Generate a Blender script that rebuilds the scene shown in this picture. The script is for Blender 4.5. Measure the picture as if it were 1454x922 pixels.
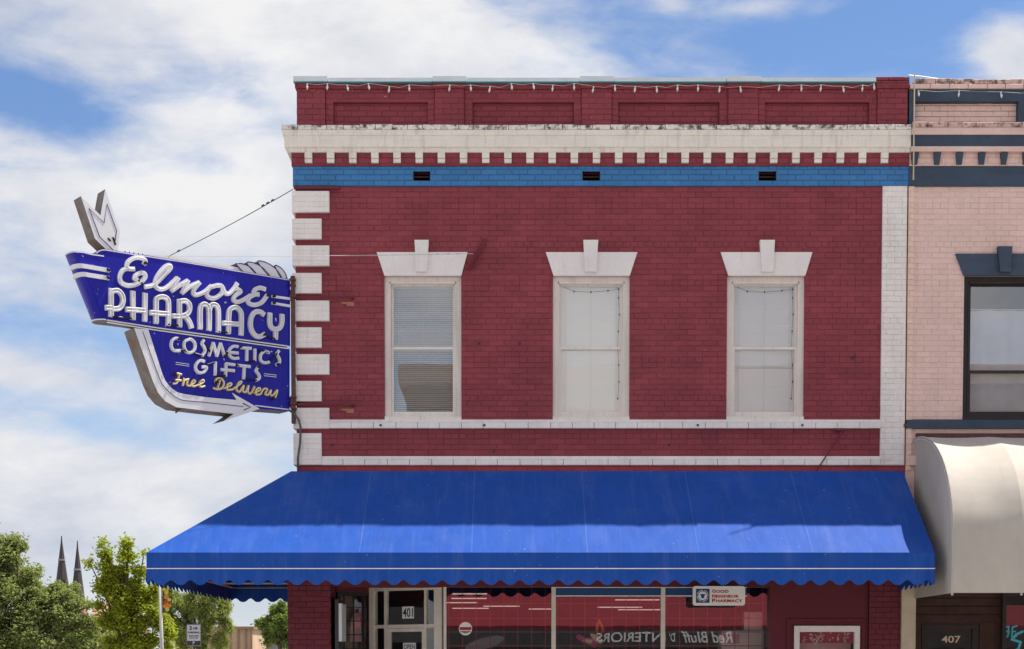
import bpy, bmesh, math, random
from mathutils import Vector, Matrix
R = math.radians
random.seed(7)
for o in list(bpy.data.objects): bpy.data.objects.remove(o)
scene = bpy.context.scene
C = scene.collection

# ------------------------------------------------------------------ camera, sky, sun, exposure
F, CX, CY, PITCH, CAMY, CAMZ = 2200.0, 727.0, 1032.0, R(2.5), -22.0, 1.6
cam = bpy.data.cameras.new('camera'); cam_o = bpy.data.objects.new('camera', cam); C.objects.link(cam_o)
cam.sensor_width = 36; cam.lens = 36*F/1454
cam.shift_y = (CY-461)/1454
cam.clip_end = 6000
cam_o.location = (0, CAMY, CAMZ); cam_o.rotation_euler = (R(90)-PITCH, 0, 0)
scene.camera = cam_o
scene.view_settings.view_transform = 'Standard'; scene.view_settings.look = 'None'
scene.view_settings.exposure = 0.92; scene.view_settings.gamma = 1.0

TOSUN = Vector((0.42, 0.188, 1.0)).normalized()
SUN_EL = math.asin(TOSUN.z); SUN_ROT = math.atan2(TOSUN.x, TOSUN.y)
sun = bpy.data.lights.new('sun', 'SUN'); sun.energy = 4.0; sun.angle = R(0.55); sun.color = (1.0, .95, .87)
sun_o = bpy.data.objects.new('sun', sun); C.objects.link(sun_o)
sun_o.location = (20, 10, 40); sun_o.rotation_euler = (-TOSUN).to_track_quat('-Z', 'Y').to_euler()

world = bpy.data.worlds.new('World'); scene.world = world; world.use_nodes = True
SKY_STRENGTH = 0.1
def build_world():
    nt = world.node_tree; N = nt.nodes; L = nt.links; N.clear()
    def node(t, **k):
        n = N.new(t)
        for a, b in k.items(): setattr(n, a, b)
        return n
    def math_(op, a, b=None, c=None):
        n = node('ShaderNodeMath', operation=op)
        for i, v in enumerate((a, b, c)):
            if v is None: continue
            if isinstance(v, (int, float)): n.inputs[i].default_value = v
            else: L.new(v, n.inputs[i])
        return n.outputs[0]
    out = node('ShaderNodeOutputWorld'); bg = node('ShaderNodeBackground'); bg.inputs[1].default_value = SKY_STRENGTH
    L.new(bg.outputs[0], out.inputs[0])
    sky = node('ShaderNodeTexSky', sky_type='NISHITA', sun_disc=False)
    sky.sun_elevation = SUN_EL; sky.sun_rotation = SUN_ROT; sky.air_density = 1.0; sky.dust_density = .4; sky.ozone_density = 2.5
    tc = node('ShaderNodeTexCoord'); sep = node('ShaderNodeSeparateXYZ'); L.new(tc.outputs['Generated'], sep.inputs[0])
    az = math_('ARCTAN2', sep.outputs[0], sep.outputs[1]); el = math_('ARCSINE', sep.outputs[2])
    def noise(scale, detail, rough, mul=(1, 1, 1), rot=(0, 0, 0), dist=0.0, off=(0, 0, 0)):
        mp = node('ShaderNodeMapping'); mp.inputs['Scale'].default_value = mul; mp.inputs['Rotation'].default_value = rot; mp.inputs['Location'].default_value = off
        L.new(tc.outputs['Generated'], mp.inputs[0])
        n = node('ShaderNodeTexNoise'); n.inputs['Scale'].default_value = scale; n.inputs['Detail'].default_value = detail
        n.inputs['Roughness'].default_value = rough; n.inputs['Distortion'].default_value = dist
        L.new(mp.outputs[0], n.inputs['Vector']); return n.outputs[0]
    def blob(px, py, sx, sy, a, rot=0.0):
        a0 = math.atan((px-727)/F); e0 = math.atan((936-py)/F*math.cos(a0))
        dx = math_('SUBTRACT', az, a0); dy = math_('SUBTRACT', el, e0)
        c, s = math.cos(rot), math.sin(rot)
        u = math_('MULTIPLY_ADD', dx, c, math_('MULTIPLY', dy, s)); v = math_('MULTIPLY_ADD', dy, c, math_('MULTIPLY', dx, -s))
        u = math_('DIVIDE', u, sx/F); v = math_('DIVIDE', v, sy/F)
        r2 = math_('ADD', math_('MULTIPLY', u, u), math_('MULTIPLY', v, v))
        return math_('MULTIPLY', math_('EXPONENT', math_('MULTIPLY', r2, -1.0)), a)
    puff = noise(7.0, 10, .58, (1, 1, 1.7), off=(3.1, 1.7, .4), dist=.3)
    fine = noise(24.0, 8, .60, (1, 1, 1.9), rot=(0, R(10), 0), off=(.7, 4.4, 1.1), dist=.5)
    streak = noise(4.5, 10, .60, (1, 1, 4.6), rot=(0, R(13), 0), off=(.3, 2.2, 5.1), dist=.45)
    cov = math_('ADD', math_('MULTIPLY', puff, .60), math_('MULTIPLY', streak, .75))
    cov = math_('ADD', cov, math_('MULTIPLY', math_('SUBTRACT', fine, .5), .36))
    for b in [(10, 143, 140, 34, -.56, -.16), (300, 238, 40, 18, -.16, 0), (395, 185, 60, 60, -.16, .3), (215, 155, 60, 22, -.10, .2),
              (110, 290, 330, 95, .24, -.1), (380, 285, 80, 50, .18, 0), (480, 50, 380, 60, .26, -.13), (160, 40, 260, 45, .06, 0),
              (1200, 40, 340, 110, -.50, 0), (880, 10, 200, 60, -.16, -.2), (1430, 85, 70, 36, .48, -.4), (1110, 22, 130, 26, .38, .0), (1060, 32, 40, 10, .12, 0), (1185, 26, 60, 10, .10, .2), (950, 20, 24, 14, .2, 0),
              (60, 480, 170, 34, -.18, -.15), (310, 500, 150, 50, -.22, -.2), (120, 590, 190, 34, -.26, -.2), (60, 545, 150, 22, .18, -.25), (250, 570, 90, 20, -.1, -.2), (200, 700, 300, 70, .12, 0)]:
        cov = math_('ADD', cov, blob(*b))
    mask = node('ShaderNodeMapRange', interpolation_type='SMOOTHSTEP'); L.new(cov, mask.inputs[0])
    mask.inputs[1].default_value = .34; mask.inputs[2].default_value = .82
    # thin haze towards the horizon
    hz = math_('EXPONENT', math_('MULTIPLY', math_('MAXIMUM', el, 0.0), -10.0))
    shade = noise(5.0, 7, .62, (1, 1, 1.9), off=(7.7, .2, 2.0), dist=.3)
    cr = node('ShaderNodeMapRange'); L.new(shade, cr.inputs[0]); cr.inputs[1].default_value = .36; cr.inputs[2].default_value = .62
    cmix = node('ShaderNodeMix', data_type='RGBA'); L.new(cr.outputs[0], cmix.inputs[0])
    cmix.inputs[6].default_value = (3.0, 3.2, 3.75, 1); cmix.inputs[7].default_value = (4.7, 4.7, 4.75, 1)
    # air colour: the sky model, deepened a little as through a polariser, plus haze
    tint = node('ShaderNodeMix', data_type='RGBA', blend_type='MULTIPLY'); tint.inputs[0].default_value = 1.0
    L.new(sky.outputs[0], tint.inputs[6]); tint.inputs[7].default_value = (SKYT[0], SKYT[1], SKYT[2], 1)
    m1 = node('ShaderNodeMix', data_type='RGBA'); L.new(math_('MULTIPLY', hz, .85), m1.inputs[0]); L.new(tint.outputs[2], m1.inputs[6]); m1.inputs[7].default_value = (3.75, 3.9, 4.2, 1)
    m2 = node('ShaderNodeMix', data_type='RGBA'); L.new(mask.outputs[0], m2.inputs[0]); L.new(m1.outputs[2], m2.inputs[6]); L.new(cmix.outputs[2], m2.inputs[7])
    L.new(m2.outputs[2], bg.inputs[0])
SKYT = (.52, .62, .74)
build_world()

# ------------------------------------------------------------------ pixel -> point helpers (camera model of the photograph)
CAM = Vector((0, CAMY, CAMZ))
FW = Vector((0, math.cos(PITCH), -math.sin(PITCH))); UP = Vector((0, math.sin(PITCH), math.cos(PITCH)))
def ray(px, py): return FW + UP*((CY-py)/F) + Vector((1, 0, 0))*((px-CX)/F)
def at(px, py, Y=0.0):
    d = ray(px, py); return CAM + d*((Y-CAMY)/d.y)
def fx(px, py, Y=0.0): return at(px, py, Y).x
def fz(py, Y=0.0): return at(CX, py, Y).z

# ------------------------------------------------------------------ materials
MATS = {}
def new_mat(name):
    m = bpy.data.materials.new(name); m.use_nodes = True; m.node_tree.nodes.clear(); MATS[name] = m; return m
class NB:
    def __init__(s, m): s.nt = m.node_tree; s.N = s.nt.nodes; s.L = s.nt.links
    def node(s, t, **k):
        n = s.N.new(t)
        for a, b in k.items(): setattr(n, a, b)
        return n
    def put(s, sock, v):
        if isinstance(v, (int, float)): sock.default_value = v
        elif isinstance(v, (tuple, list)): sock.default_value = v
        else: s.L.new(v, sock)
    def math(s, op, a, b=None, c=None):
        n = s.node('ShaderNodeMath', operation=op)
        for i, v in enumerate((a, b, c)):
            if v is not None: s.put(n.inputs[i], v)
        return n.outputs[0]
    def pos(s): return s.node('ShaderNodeNewGeometry').outputs['Position']
    def noise(s, scale, detail=4, rough=.55, mul=(1, 1, 1), off=(0, 0, 0)):
        mp = s.node('ShaderNodeMapping'); mp.inputs['Scale'].default_value = mul; mp.inputs['Location'].default_value = off
        s.L.new(s.pos(), mp.inputs[0]); n = s.node('ShaderNodeTexNoise'); n.inputs['Scale'].default_value = scale
        n.inputs['Detail'].default_value = detail; n.inputs['Roughness'].default_value = rough
        s.L.new(mp.outputs[0], n.inputs['Vector']); return n.outputs[0]
    def mr(s, v, a, b, c=0.0, d=1.0):
        n = s.node('ShaderNodeMapRange'); s.put(n.inputs[0], v)
        for i, q in enumerate((a, b, c, d)): n.inputs[i+1].default_value = q
        return n.outputs[0]
    def mix(s, f, a, b, blend='MIX'):
        n = s.node('ShaderNodeMix', data_type='RGBA', blend_type=blend); s.put(n.inputs[0], f)
        for sk, v in ((n.inputs[6], a), (n.inputs[7], b)):
            if isinstance(v, tuple): sk.default_value = (v[0], v[1], v[2], 1)
            else: s.L.new(v, sk)
        return n.outputs[2]
    def val(s, col, f):   # multiply brightness by factor socket
        h = s.node('ShaderNodeHueSaturation'); s.put(h.inputs['Value'], f)
        if isinstance(col, tuple): h.inputs['Color'].default_value = (col[0], col[1], col[2], 1)
        else: s.L.new(col, h.inputs['Color'])
        return h.outputs[0]
    def out(s, col, rough=.7, spec=.3, metal=0.0, bump=None, bstr=.2, bdist=.01, **extra):
        p = s.node('ShaderNodeBsdfPrincipled'); o = s.node('ShaderNodeOutputMaterial')
        if isinstance(col, tuple): p.inputs['Base Color'].default_value = (col[0], col[1], col[2], 1)
        else: s.L.new(col, p.inputs['Base Color'])
        s.put(p.inputs['Roughness'], rough); p.inputs['Specular IOR Level'].default_value = spec; p.inputs['Metallic'].default_value = metal
        for k, v in extra.items(): s.put(p.inputs[k], v)
        if bump is not None:
            b = s.node('ShaderNodeBump'); b.inputs['Strength'].default_value = bstr; b.inputs['Distance'].default_value = bdist
            s.L.new(bump, b.inputs['Height']); s.L.new(b.outputs[0], p.inputs['Normal'])
        s.L.new(p.outputs[0], o.inputs[0]); return p

CH, BL = .0763, .2143                       # brick course and stretcher pitch
def lattice_z0(): return fz(265)
Z0 = lattice_z0()
def brick_value(b):
    sep = b.node('ShaderNodeSeparateXYZ'); b.L.new(b.pos(), sep.inputs[0])
    row = b.math('FLOOR', b.math('DIVIDE', b.math('SUBTRACT', sep.outputs[2], Z0), CH))
    col = b.math('FLOOR', b.math('DIVIDE', b.math('MULTIPLY_ADD', row, BL*.5, sep.outputs[0]), BL))
    cb = b.node('ShaderNodeCombineXYZ'); b.L.new(row, cb.inputs[0]); b.L.new(col, cb.inputs[1])
    w = b.node('ShaderNodeTexWhiteNoise', noise_dimensions='2D'); b.L.new(cb.outputs[0], w.inputs['Vector']); return w.outputs['Value']
def paint(name, col, var=.12, stain=.12, rough=.62, brick=True, chips=0.0, chipcol=(.7, .66, .62), dirt=0.0, spec=.25, streaks=0.0):
    m = new_mat(name); b = NB(m)
    f = b.mr(b.noise(1.3, 5, .6), .3, .7, 1-stain, 1+stain)
    if brick: f = b.math('MULTIPLY', f, b.mr(brick_value(b), 0, 1, 1-var, 1+var))
    f = b.math('MULTIPLY', f, b.mr(b.noise(38, 3, .6), .3, .7, .95, 1.05))
    c = b.val(col, f)
    if streaks: c = b.mix(b.math('MULTIPLY', b.mr(b.noise(3.0, 5, .6, (5, 5, .35)), .52, .74), streaks), c, (.22, .17, .13))
    if dirt: c = b.mix(b.math('MULTIPLY', b.mr(b.noise(11, 6, .68), .47, .62), dirt), c, (.06, .05, .04))
    if chips: c = b.mix(b.mr(b.noise(23, 3, .5, off=(3, 1, 9)), .735, .75, 0, chips), c, chipcol)
    b.out(c, rough, spec, bump=b.noise(70, 4, .65), bstr=.25, bdist=.006); return m
def plain(name, col, rough=.6, var=.08, scale=6, spec=.3, metal=0.0, bstr=.1, **k):
    m = new_mat(name); b = NB(m); f = b.mr(b.noise(scale, 4, .6), .3, .7, 1-var, 1+var)
    b.out(b.val(col, f), rough, spec, metal, bump=b.noise(scale*9, 3), bstr=bstr, bdist=.004, **k); return m

paint('red_brick', (.272, .052, .068), .10, .13, chips=.45)
paint('white_brick', (.86, .80, .76), .035, .06, streaks=.2, chips=.5, chipcol=(.3, .25, .2))
paint('cornice_cream', (.86, .80, .72), .03, .05, streaks=.30)
paint('cap_cream', (.82, .77, .70), .05, .08, dirt=.95)
paint('blue_brick', (.055, .20, .44), .07, .08)
paint('pink_brick', (.80, .575, .515), .03, .08, streaks=.12)
paint('pink_cap', (.68, .46, .40), .08, .1, dirt=.9)
paint('peach_brick', (.82, .60, .50), .04, .06, streaks=.1)
paint('slate_brick', (.055, .078, .118), .08, .15, chips=.2, chipcol=(.25, .27, .3))
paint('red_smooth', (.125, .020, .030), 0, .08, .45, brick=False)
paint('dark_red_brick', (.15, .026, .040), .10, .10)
paint('white_paint', (.86, .80, .77), 0, .06, .5, brick=False, streaks=.12)
paint('sash_paint', (.83, .76, .70), 0, .07, .45, brick=False, streaks=.25, chips=.25, chipcol=(.35, .3, .25))
paint('tan_brick', (.36, .25, .16), .12, .15)
plain('bare_brick', (.42, .19, .12), .85, .2, 30)
plain('coping_metal', (.68, .73, .76), .45, .08, 4, .5, .2)
plain('coping_edge', (.10, .33, .36), .5, .1)
plain('dark_metal', (.03, .03, .035), .5, .2, 10, .4)
plain('rust_metal', (.13, .055, .05), .65, .3, 14, .3)
plain('red_metal', (.16, .022, .034), .5, .15, 12)
plain('cable_grey', (.10, .10, .105), .6, .1)
plain('cable_white', (.70, .70, .68), .5, .05)
plain('bulb', (.72, .72, .70), .3, .03, 5, .6)
plain('black_hole', (.012, .011, .010), .9, .1)
plain('interior', (.10, .085, .08), .9, .15)
plain('interior_light', (.30, .26, .22), .9, .1)
def vinyl():
    m = new_mat('blind_white'); b = NB(m); p = b.node('ShaderNodeBsdfPrincipled'); p.inputs['Base Color'].default_value = (.92, .92, .92, 1); p.inputs['Roughness'].default_value = .45
    t = b.node('ShaderNodeBsdfTranslucent'); t.inputs[0].default_value = (.95, .95, .95, 1); mx = b.node('ShaderNodeMixShader'); mx.inputs[0].default_value = .24
    o = b.node('ShaderNodeOutputMaterial'); b.L.new(p.outputs[0], mx.inputs[1]); b.L.new(t.outputs[0], mx.inputs[2]); b.L.new(mx.outputs[0], o.inputs[0])
vinyl()
plain('bounce_white', (.80, .79, .77), .9, .03)
plain('curtain', (.66, .68, .74), .8, .08, 3)
plain('alum_frame', (.74, .67, .58), .42, .08, 7, .4)
plain('dark_frame', (.035, .028, .027), .5, .15)
plain('brown_wood', (.055, .024, .018), .55, .3, 9)
plain('pipe_beige', (.58, .48, .36), .6, .1)
plain('sign_white', (.77, .76, .79), .4, .04)
plain('sign_trim_blue', (.03, .03, .20), .4, .05)
plain('neon_glass', (.80, .79, .80), .5, .05, 8, .2)
plain('yellow_paint', (.80, .55, .10), .45, .06)
plain('yellow_glass', (.85, .78, .55), .5, .05, 8, .2)
plain('black_rubber', (.015, .014, .014), .5, .1)
plain('slate_roof', (.060, .050, .058), .6, .2, 3)
plain('church_brick', (.42, .22, .18), .85, .15, 2)
plain('tan_wall', (.55, .38, .26), .85, .1, 1)
plain('tan_trim', (.30, .19, .12), .8, .1, 1)
plain('grey_wall', (.30, .31, .33), .8, .1, 1)
plain('sign_dark', (.06, .06, .065), .5, .1)
plain('pole_grey', (.52, .52, .50), .5, .08)
plain('signcream', (.86, .83, .77), .45, .04)
plain('emblem_blue', (.02, .07, .20), .45, .05)
plain('letter_red', (.42, .015, .035), .45, .05)
plain('letter_gold', (.75, .62, .42), .4, .05)
plain('letter_cyan', (.08, .50, .62), .4, .05)
plain('pink_light', (.72, .38, .40), .6, .1)
plain('grille_red', (.36, .07, .085), .5, .1)
plain('fruit_yellow', (.75, .60, .08), .6, .1)
plain('fruit_orange', (.80, .26, .03), .6, .1)
plain('fruit_red', (.62, .07, .03), .6, .1)
plain('banner_green', (.03, .10, .05), .7, .1)
plain('magenta', (.55, .06, .25), .5, .2, 20)
plain('asphalt', (.20, .195, .185), .9, .2, 3)
plain('concrete', (.55, .53, .49), .9, .1, 1.5)
plain('soil', (.24, .23, .16), .95, .2, .4)
plain('stucco_pale', (.66, .62, .56), .9, .08, 1)
plain('canopy_red', (.26, .03, .045), .8, .12, .8)
plain('stucco_brown', (.30, .22, .17), .9, .1, 1)
plain('bark', (.10, .075, .055), .9, .3, 14)
plain('roof_felt', (.35, .34, .33), .95, .1, 1)
plain('stripe_white', (.7, .7, .68), .8, .1, 4)

def sign_blue():
    m = new_mat('sign_blue'); b = NB(m)
    c = b.mix(b.mr(b.noise(2.2, 4, .55), .35, .65), (.010, .009, .31), (.016, .013, .36))
    c = b.mix(b.mr(b.noise(19, 2, .5), .735, .75, 0, .8), c, (.7, .7, .75))
    c = b.mix(b.mr(b.noise(5, 4, .6, (2, 2, .3)), .5, .8, 0, .25), c, (.05, .045, .34))
    c = b.mix(b.mr(b.noise(2.2, 6, .65, (6, 6, .45), (2, 5, 1)), .56, .8, 0, .35), c, (.10, .05, .06))
    b.out(c, b.mr(b.noise(4), .3, .7, .3, .45), .25, bump=b.noise(4, 3), bstr=.05)
sign_blue()
def sign_metal():
    m = new_mat('sign_metal'); b = NB(m)
    c = b.mix(b.mr(b.noise(5, 6, .65), .4, .66), (.19, .175, .175), (.16, .09, .065)); b.out(c, .6, .4, .2, bump=b.noise(30), bstr=.15)
sign_metal()
def canvas(name, col, trans, rough, wscale=2.2, fade=(.5, .5, .5), fadeamt=.05):
    m = new_mat(name); b = NB(m)
    f = b.mr(b.noise(2.0, 5, .6), .3, .7, .92, 1.08); c = b.val(col, f)
    c = b.mix(b.mr(b.noise(3.5, 5, .62, (1, .5, .5)), .5, .75, 0, fadeamt), c, fade)
    c = b.mix(b.mr(b.noise(1.6, 6, .65, (7, .6, .6), (1, 7, 3)), .5, .78, 0, fadeamt*1.3), c, fade)
    c = b.mix(b.mr(b.noise(21, 3, .5, off=(4, 4, 1)), .73, .75, 0, .35), c, (.55, .58, .65))
    p = b.node('ShaderNodeBsdfPrincipled'); b.L.new(c, p.inputs['Base Color']); p.inputs['Roughness'].default_value = rough
    p.inputs['Specular IOR Level'].default_value = .14
    t = b.node('ShaderNodeBsdfTranslucent'); b.L.new(c, t.inputs[0]); mx = b.node('ShaderNodeMixShader'); mx.inputs[0].default_value = trans
    bp = b.node('ShaderNodeBump'); bp.inputs['Strength'].default_value = .22; bp.inputs['Distance'].default_value = .02
    h = b.math('ADD', b.math('ADD', b.noise(wscale, 4, .55, (2.2, .7, .7)), b.math('MULTIPLY', b.noise(wscale*4, 3, .5, (2.5, .6, .6), (3, 1, 2)), .22)), b.math('MULTIPLY', b.noise(420, 2, .5), .02)); b.L.new(h, bp.inputs['Height'])
    b.L.new(bp.outputs[0], p.inputs['Normal'])
    o = b.node('ShaderNodeOutputMaterial'); b.L.new(p.outputs[0], mx.inputs[1]); b.L.new(t.outputs[0], mx.inputs[2]); b.L.new(mx.outputs[0], o.inputs[0])
canvas('seam_canvas', (.035, .115, .42), .08, .6)
canvas('blue_canvas', (.013, .080, .395), .08, .65, fade=(.08, .15, .44), fadeamt=.3)
canvas('cream_canvas', (.57, .52, .46), .12, .8, .9, (.5, .44, .38), .3)
def glass(name, refl, tint=(1, 1, 1), gloss=(1, 1, 1), rough=0.0, wav=.0):
    m = new_mat(name); b = NB(m)
    t = b.node('ShaderNodeBsdfTransparent'); t.inputs[0].default_value = (*tint, 1); g = b.node('ShaderNodeBsdfGlossy'); g.inputs[0].default_value = (*gloss, 1); g.inputs['Roughness'].default_value = rough
    fr = b.node('ShaderNodeLayerWeight'); fr.inputs[0].default_value = .25
    mx = b.node('ShaderNodeMixShader'); b.L.new(b.math('MINIMUM', b.math('ADD', b.math('MULTIPLY', fr.outputs['Fresnel'], .8), refl), 1.0), mx.inputs[0])
    if wav:
        bp = b.node('ShaderNodeBump'); bp.inputs['Strength'].default_value = wav; bp.inputs['Distance'].default_value = .02; b.L.new(b.noise(1.6, 2, .5), bp.inputs['Height'])
        b.L.new(bp.outputs[0], g.inputs['Normal'])
    o = b.node('ShaderNodeOutputMaterial'); b.L.new(t.outputs[0], mx.inputs[1]); b.L.new(g.outputs[0], mx.inputs[2]); b.L.new(mx.outputs[0], o.inputs[0])
glass('old_glass', .24, (.95, .96, .96), (1, 1, 1), .0, .012)
glass('window_glass', .06, (.98, .99, .99), (1, 1, 1), .0, .06)
glass('shop_glass', .17, (.88, .80, .80), (1, 1, 1), .0, .02)
glass('door_glass', .10, (.9, .92, .92), (1, 1, 1), .0, .03)
def emitter(name, col, s):
    m = new_mat(name); b = NB(m); e = b.node('ShaderNodeEmission'); e.inputs[0].default_value = (*col, 1); e.inputs[1].default_value = s
    o = b.node('ShaderNodeOutputMaterial'); b.L.new(e.outputs[0], o.inputs[0])
emitter('tube_light', (1, .86, .78), .32)
def leaf(name, a, c2, tr=.45):
    m = new_mat(name); b = NB(m)
    g = b.node('ShaderNodeNewGeometry'); c = b.mix(g.outputs['Random Per Island'], a, c2)
    d = b.node('ShaderNodeBsdfPrincipled'); b.L.new(c, d.inputs['Base Color']); d.inputs['Roughness'].default_value = .5; d.inputs['Specular IOR Level'].default_value = .25
    t = b.node('ShaderNodeBsdfTranslucent'); b.L.new(b.mix(.5, c, (.30, .36, .03)), t.inputs[0]); mx = b.node('ShaderNodeMixShader'); mx.inputs[0].default_value = tr
    o = b.node('ShaderNodeOutputMaterial'); b.L.new(d.outputs[0], mx.inputs[1]); b.L.new(t.outputs[0], mx.inputs[2]); b.L.new(mx.outputs[0], o.inputs[0])
leaf('leaf_olive', (.22, .27, .095), (.38, .42, .18), .55); leaf('leaf_lime', (.30, .37, .02), (.46, .49, .06), .55)
leaf('leaf_willow', (.24, .29, .075), (.40, .44, .15), .5); leaf('leaf_fresh', (.12, .20, .04), (.24, .31, .09), .5)

# ------------------------------------------------------------------ mesh helpers
class MB:
    def __init__(s): s.v = []; s.f = []; s.m = []
    def add(s, vs, fs, mi=0):
        n = len(s.v); s.v += [tuple(v) for v in vs]
        for f in fs: s.f.append(tuple(n+i for i in f)); s.m.append(mi)
        return s
    def box(s, x0, x1, y0, y1, z0, z1, mi=0):
        return s.add([(x0,y0,z0),(x1,y0,z0),(x1,y1,z0),(x0,y1,z0),(x0,y0,z1),(x1,y0,z1),(x1,y1,z1),(x0,y1,z1)],
                     [(0,1,5,4),(1,2,6,5),(2,3,7,6),(3,0,4,7),(4,5,6,7),(3,2,1,0)], mi)
    def brick(s, x0, x1, yf, yb, z0, z1, mi=0, b=.005):    # front (-Y) edges eased
        return s.add([(x0,yb,z0),(x1,yb,z0),(x1,yb,z1),(x0,yb,z1),(x0,yf+b,z0),(x1,yf+b,z0),(x1,yf+b,z1),(x0,yf+b,z1),
                      (x0+b,yf,z0+b),(x1-b,yf,z0+b),(x1-b,yf,z1-b),(x0+b,yf,z1-b)],
                     [(8,9,10,11),(4,5,9,8),(5,6,10,9),(6,7,11,10),(7,4,8,11),(0,1,5,4),(1,2,6,5),(2,3,7,6),(3,0,4,7)], mi)
    def hexa(s, p, mi=0):  # 8 points: bottom 4 ccw, top 4
        return s.add(p, [(0,1,5,4),(1,2,6,5),(2,3,7,6),(3,0,4,7),(4,5,6,7),(3,2,1,0)], mi)
    def prism(s, front, back, mi=0, sidemi=None):  # matching loops
        n = len(front); sidemi = mi if sidemi is None else sidemi
        s.add(front, [tuple(range(n))], mi); s.add(back, [tuple(reversed(range(n)))], mi)
        for i in range(n):
            j = (i+1) % n; s.add([front[i], front[j], back[j], back[i]], [(0,3,2,1)], sidemi)
        return s
    def tube(s, pts, r, n=6, mi=0, r1=None, cap=True):
        pts = [Vector(p) for p in pts]; k = len(pts); base = len(s.v); prev = None
        for i, p in enumerate(pts):
            d = (pts[min(i+1, k-1)] - pts[max(i-1, 0)])
            d = d.normalized() if d.length > 1e-9 else Vector((0, 0, 1))
            a = Vector((0, 0, 1)) if abs(d.z) < .9 else Vector((1, 0, 0))
            if prev is not None:
                e1 = (prev - d*prev.dot(d))
                e1 = e1.normalized() if e1.length > 1e-6 else d.cross(a).normalized()
            else: e1 = d.cross(a).normalized()
            prev = e1; e2 = d.cross(e1)
            rr = r if r1 is None else r+(r1-r)*i/max(1, k-1)
            for q in range(n):
                t = 2*math.pi*q/n; s.v.append(tuple(p+(e1*math.cos(t)+e2*math.sin(t))*rr))
        for i in range(k-1):
            for q in range(n):
                s.f.append((base+i*n+q, base+i*n+(q+1)%n, base+(i+1)*n+(q+1)%n, base+(i+1)*n+q)); s.m.append(mi)
        if cap:
            s.f.append(tuple(base+q for q in reversed(range(n)))); s.m.append(mi)
            s.f.append(tuple(base+(k-1)*n+q for q in range(n))); s.m.append(mi)
        return s
    def mesh(s, name, mats, smooth=False):
        me = bpy.data.meshes.new(name); me.from_pydata(s.v, [], s.f)
        mats = [mats] if isinstance(mats, str) else mats
        for q in mats: me.materials.append(MATS[q])
        if len(mats) > 1: me.polygons.foreach_set('material_index', s.m)
        if smooth: me.polygons.foreach_set('use_smooth', [True]*len(me.polygons))
        me.update(); return me
def link(name, me, parent=None, loc=None, kind=None, label=None, smooth=False):
    o = bpy.data.objects.new(name, me); C.objects.link(o)
    if parent is not None:
        o.parent = parent
        if parent.type == 'EMPTY': o.matrix_parent_inverse = Matrix.Translation(-parent.location)
    if loc is not None: o.location = loc
    if kind: o['kind'] = kind
    if label: o['label'] = label
    return o
def obj(name, mb, mats, parent=None, kind=None, smooth=False, label=None):
    return link(name, mb.mesh(name, mats, smooth), parent, None, kind, label)
def tag(o, label, cat, group=None):
    o['label'] = label; o['category'] = cat
    if group: o['group'] = group
    return o
def thing(name, loc, label, cat, group=None):
    e = bpy.data.objects.new(name, None); C.objects.link(e); e.location = loc; e.empty_display_size = .3
    return tag(e, label, cat, group)
def box_obj(name, b, mats, parent=None, **k): return obj(name, MB().box(*b), mats, parent, **k)
def smooth_auto(o, ang=35):
    me = o.data; me.polygons.foreach_set('use_smooth', [True]*len(me.polygons))
    try: me.set_sharp_from_angle(angle=R(ang))
    except Exception: pass
def catmull(pts, k=6, closed=False):
    P = [Vector((p[0], p[1])) for p in pts]; n = len(P); out = []
    rng = n if closed else n-1
    for i in range(rng):
        g = (lambda j: P[j % n]) if closed else (lambda j: P[max(0, min(n-1, j))])
        p0, p1, p2, p3 = g(i-1), g(i), g(i+1), g(i+2)
        for q in range(k):
            t = q/k
            out.append(.5*((2*p1)+(p2-p0)*t+(2*p0-5*p1+4*p2-p3)*t*t+(3*p1-p0-3*p2+p3)*t**3))
    if not closed: out.append(P[-1])
    return out
def text_mesh(body, mat, size=1.0, bold=0.0, shear=0.0, align='CENTER', extrude=.004, spacing=1.0):
    cu = bpy.data.curves.new('lettering', 'FONT'); cu.body = body; cu.size = size; cu.offset = bold; cu.shear = shear; cu.extrude = extrude
    cu.align_x = align; cu.align_y = 'CENTER'; cu.resolution_u = 4; cu.space_character = spacing
    o = bpy.data.objects.new('lettering', cu); C.objects.link(o); bpy.context.view_layer.update()
    me = bpy.data.meshes.new_from_object(o); bpy.data.objects.remove(o); me.materials.clear(); me.materials.append(MATS[mat]); return me
def text_obj(name, body, mat, M, parent, height=None, width=None, **k):
    """lettering mesh fitted to a height/width, placed by matrix M (text x -> M x, text y -> M y, towards viewer -> M z)"""
    me = text_mesh(body, mat, **k); xs = [v.co.x for v in me.vertices]; ys = [v.co.y for v in me.vertices]
    w, h = max(xs)-min(xs), max(ys)-min(ys); cx, cy = (max(xs)+min(xs))/2, (max(ys)+min(ys))/2
    sy = height/h if height else 1; sx = width/w if width else sy
    me.transform(M @ Matrix.Diagonal((sx, sy, 1, 1)) @ Matrix.Translation((-cx, -cy, 0)))
    return link(name, me, parent)
def face_matrix(p, xdir, zdir=Vector((0, 0, 1))):
    xdir = Vector(xdir).normalized(); n = xdir.cross(zdir)
    return Matrix(((xdir.x, zdir.x, n.x, p[0]), (xdir.y, zdir.y, n.y, p[1]), (xdir.z, zdir.z, n.z, p[2]), (0, 0, 0, 1)))

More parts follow.
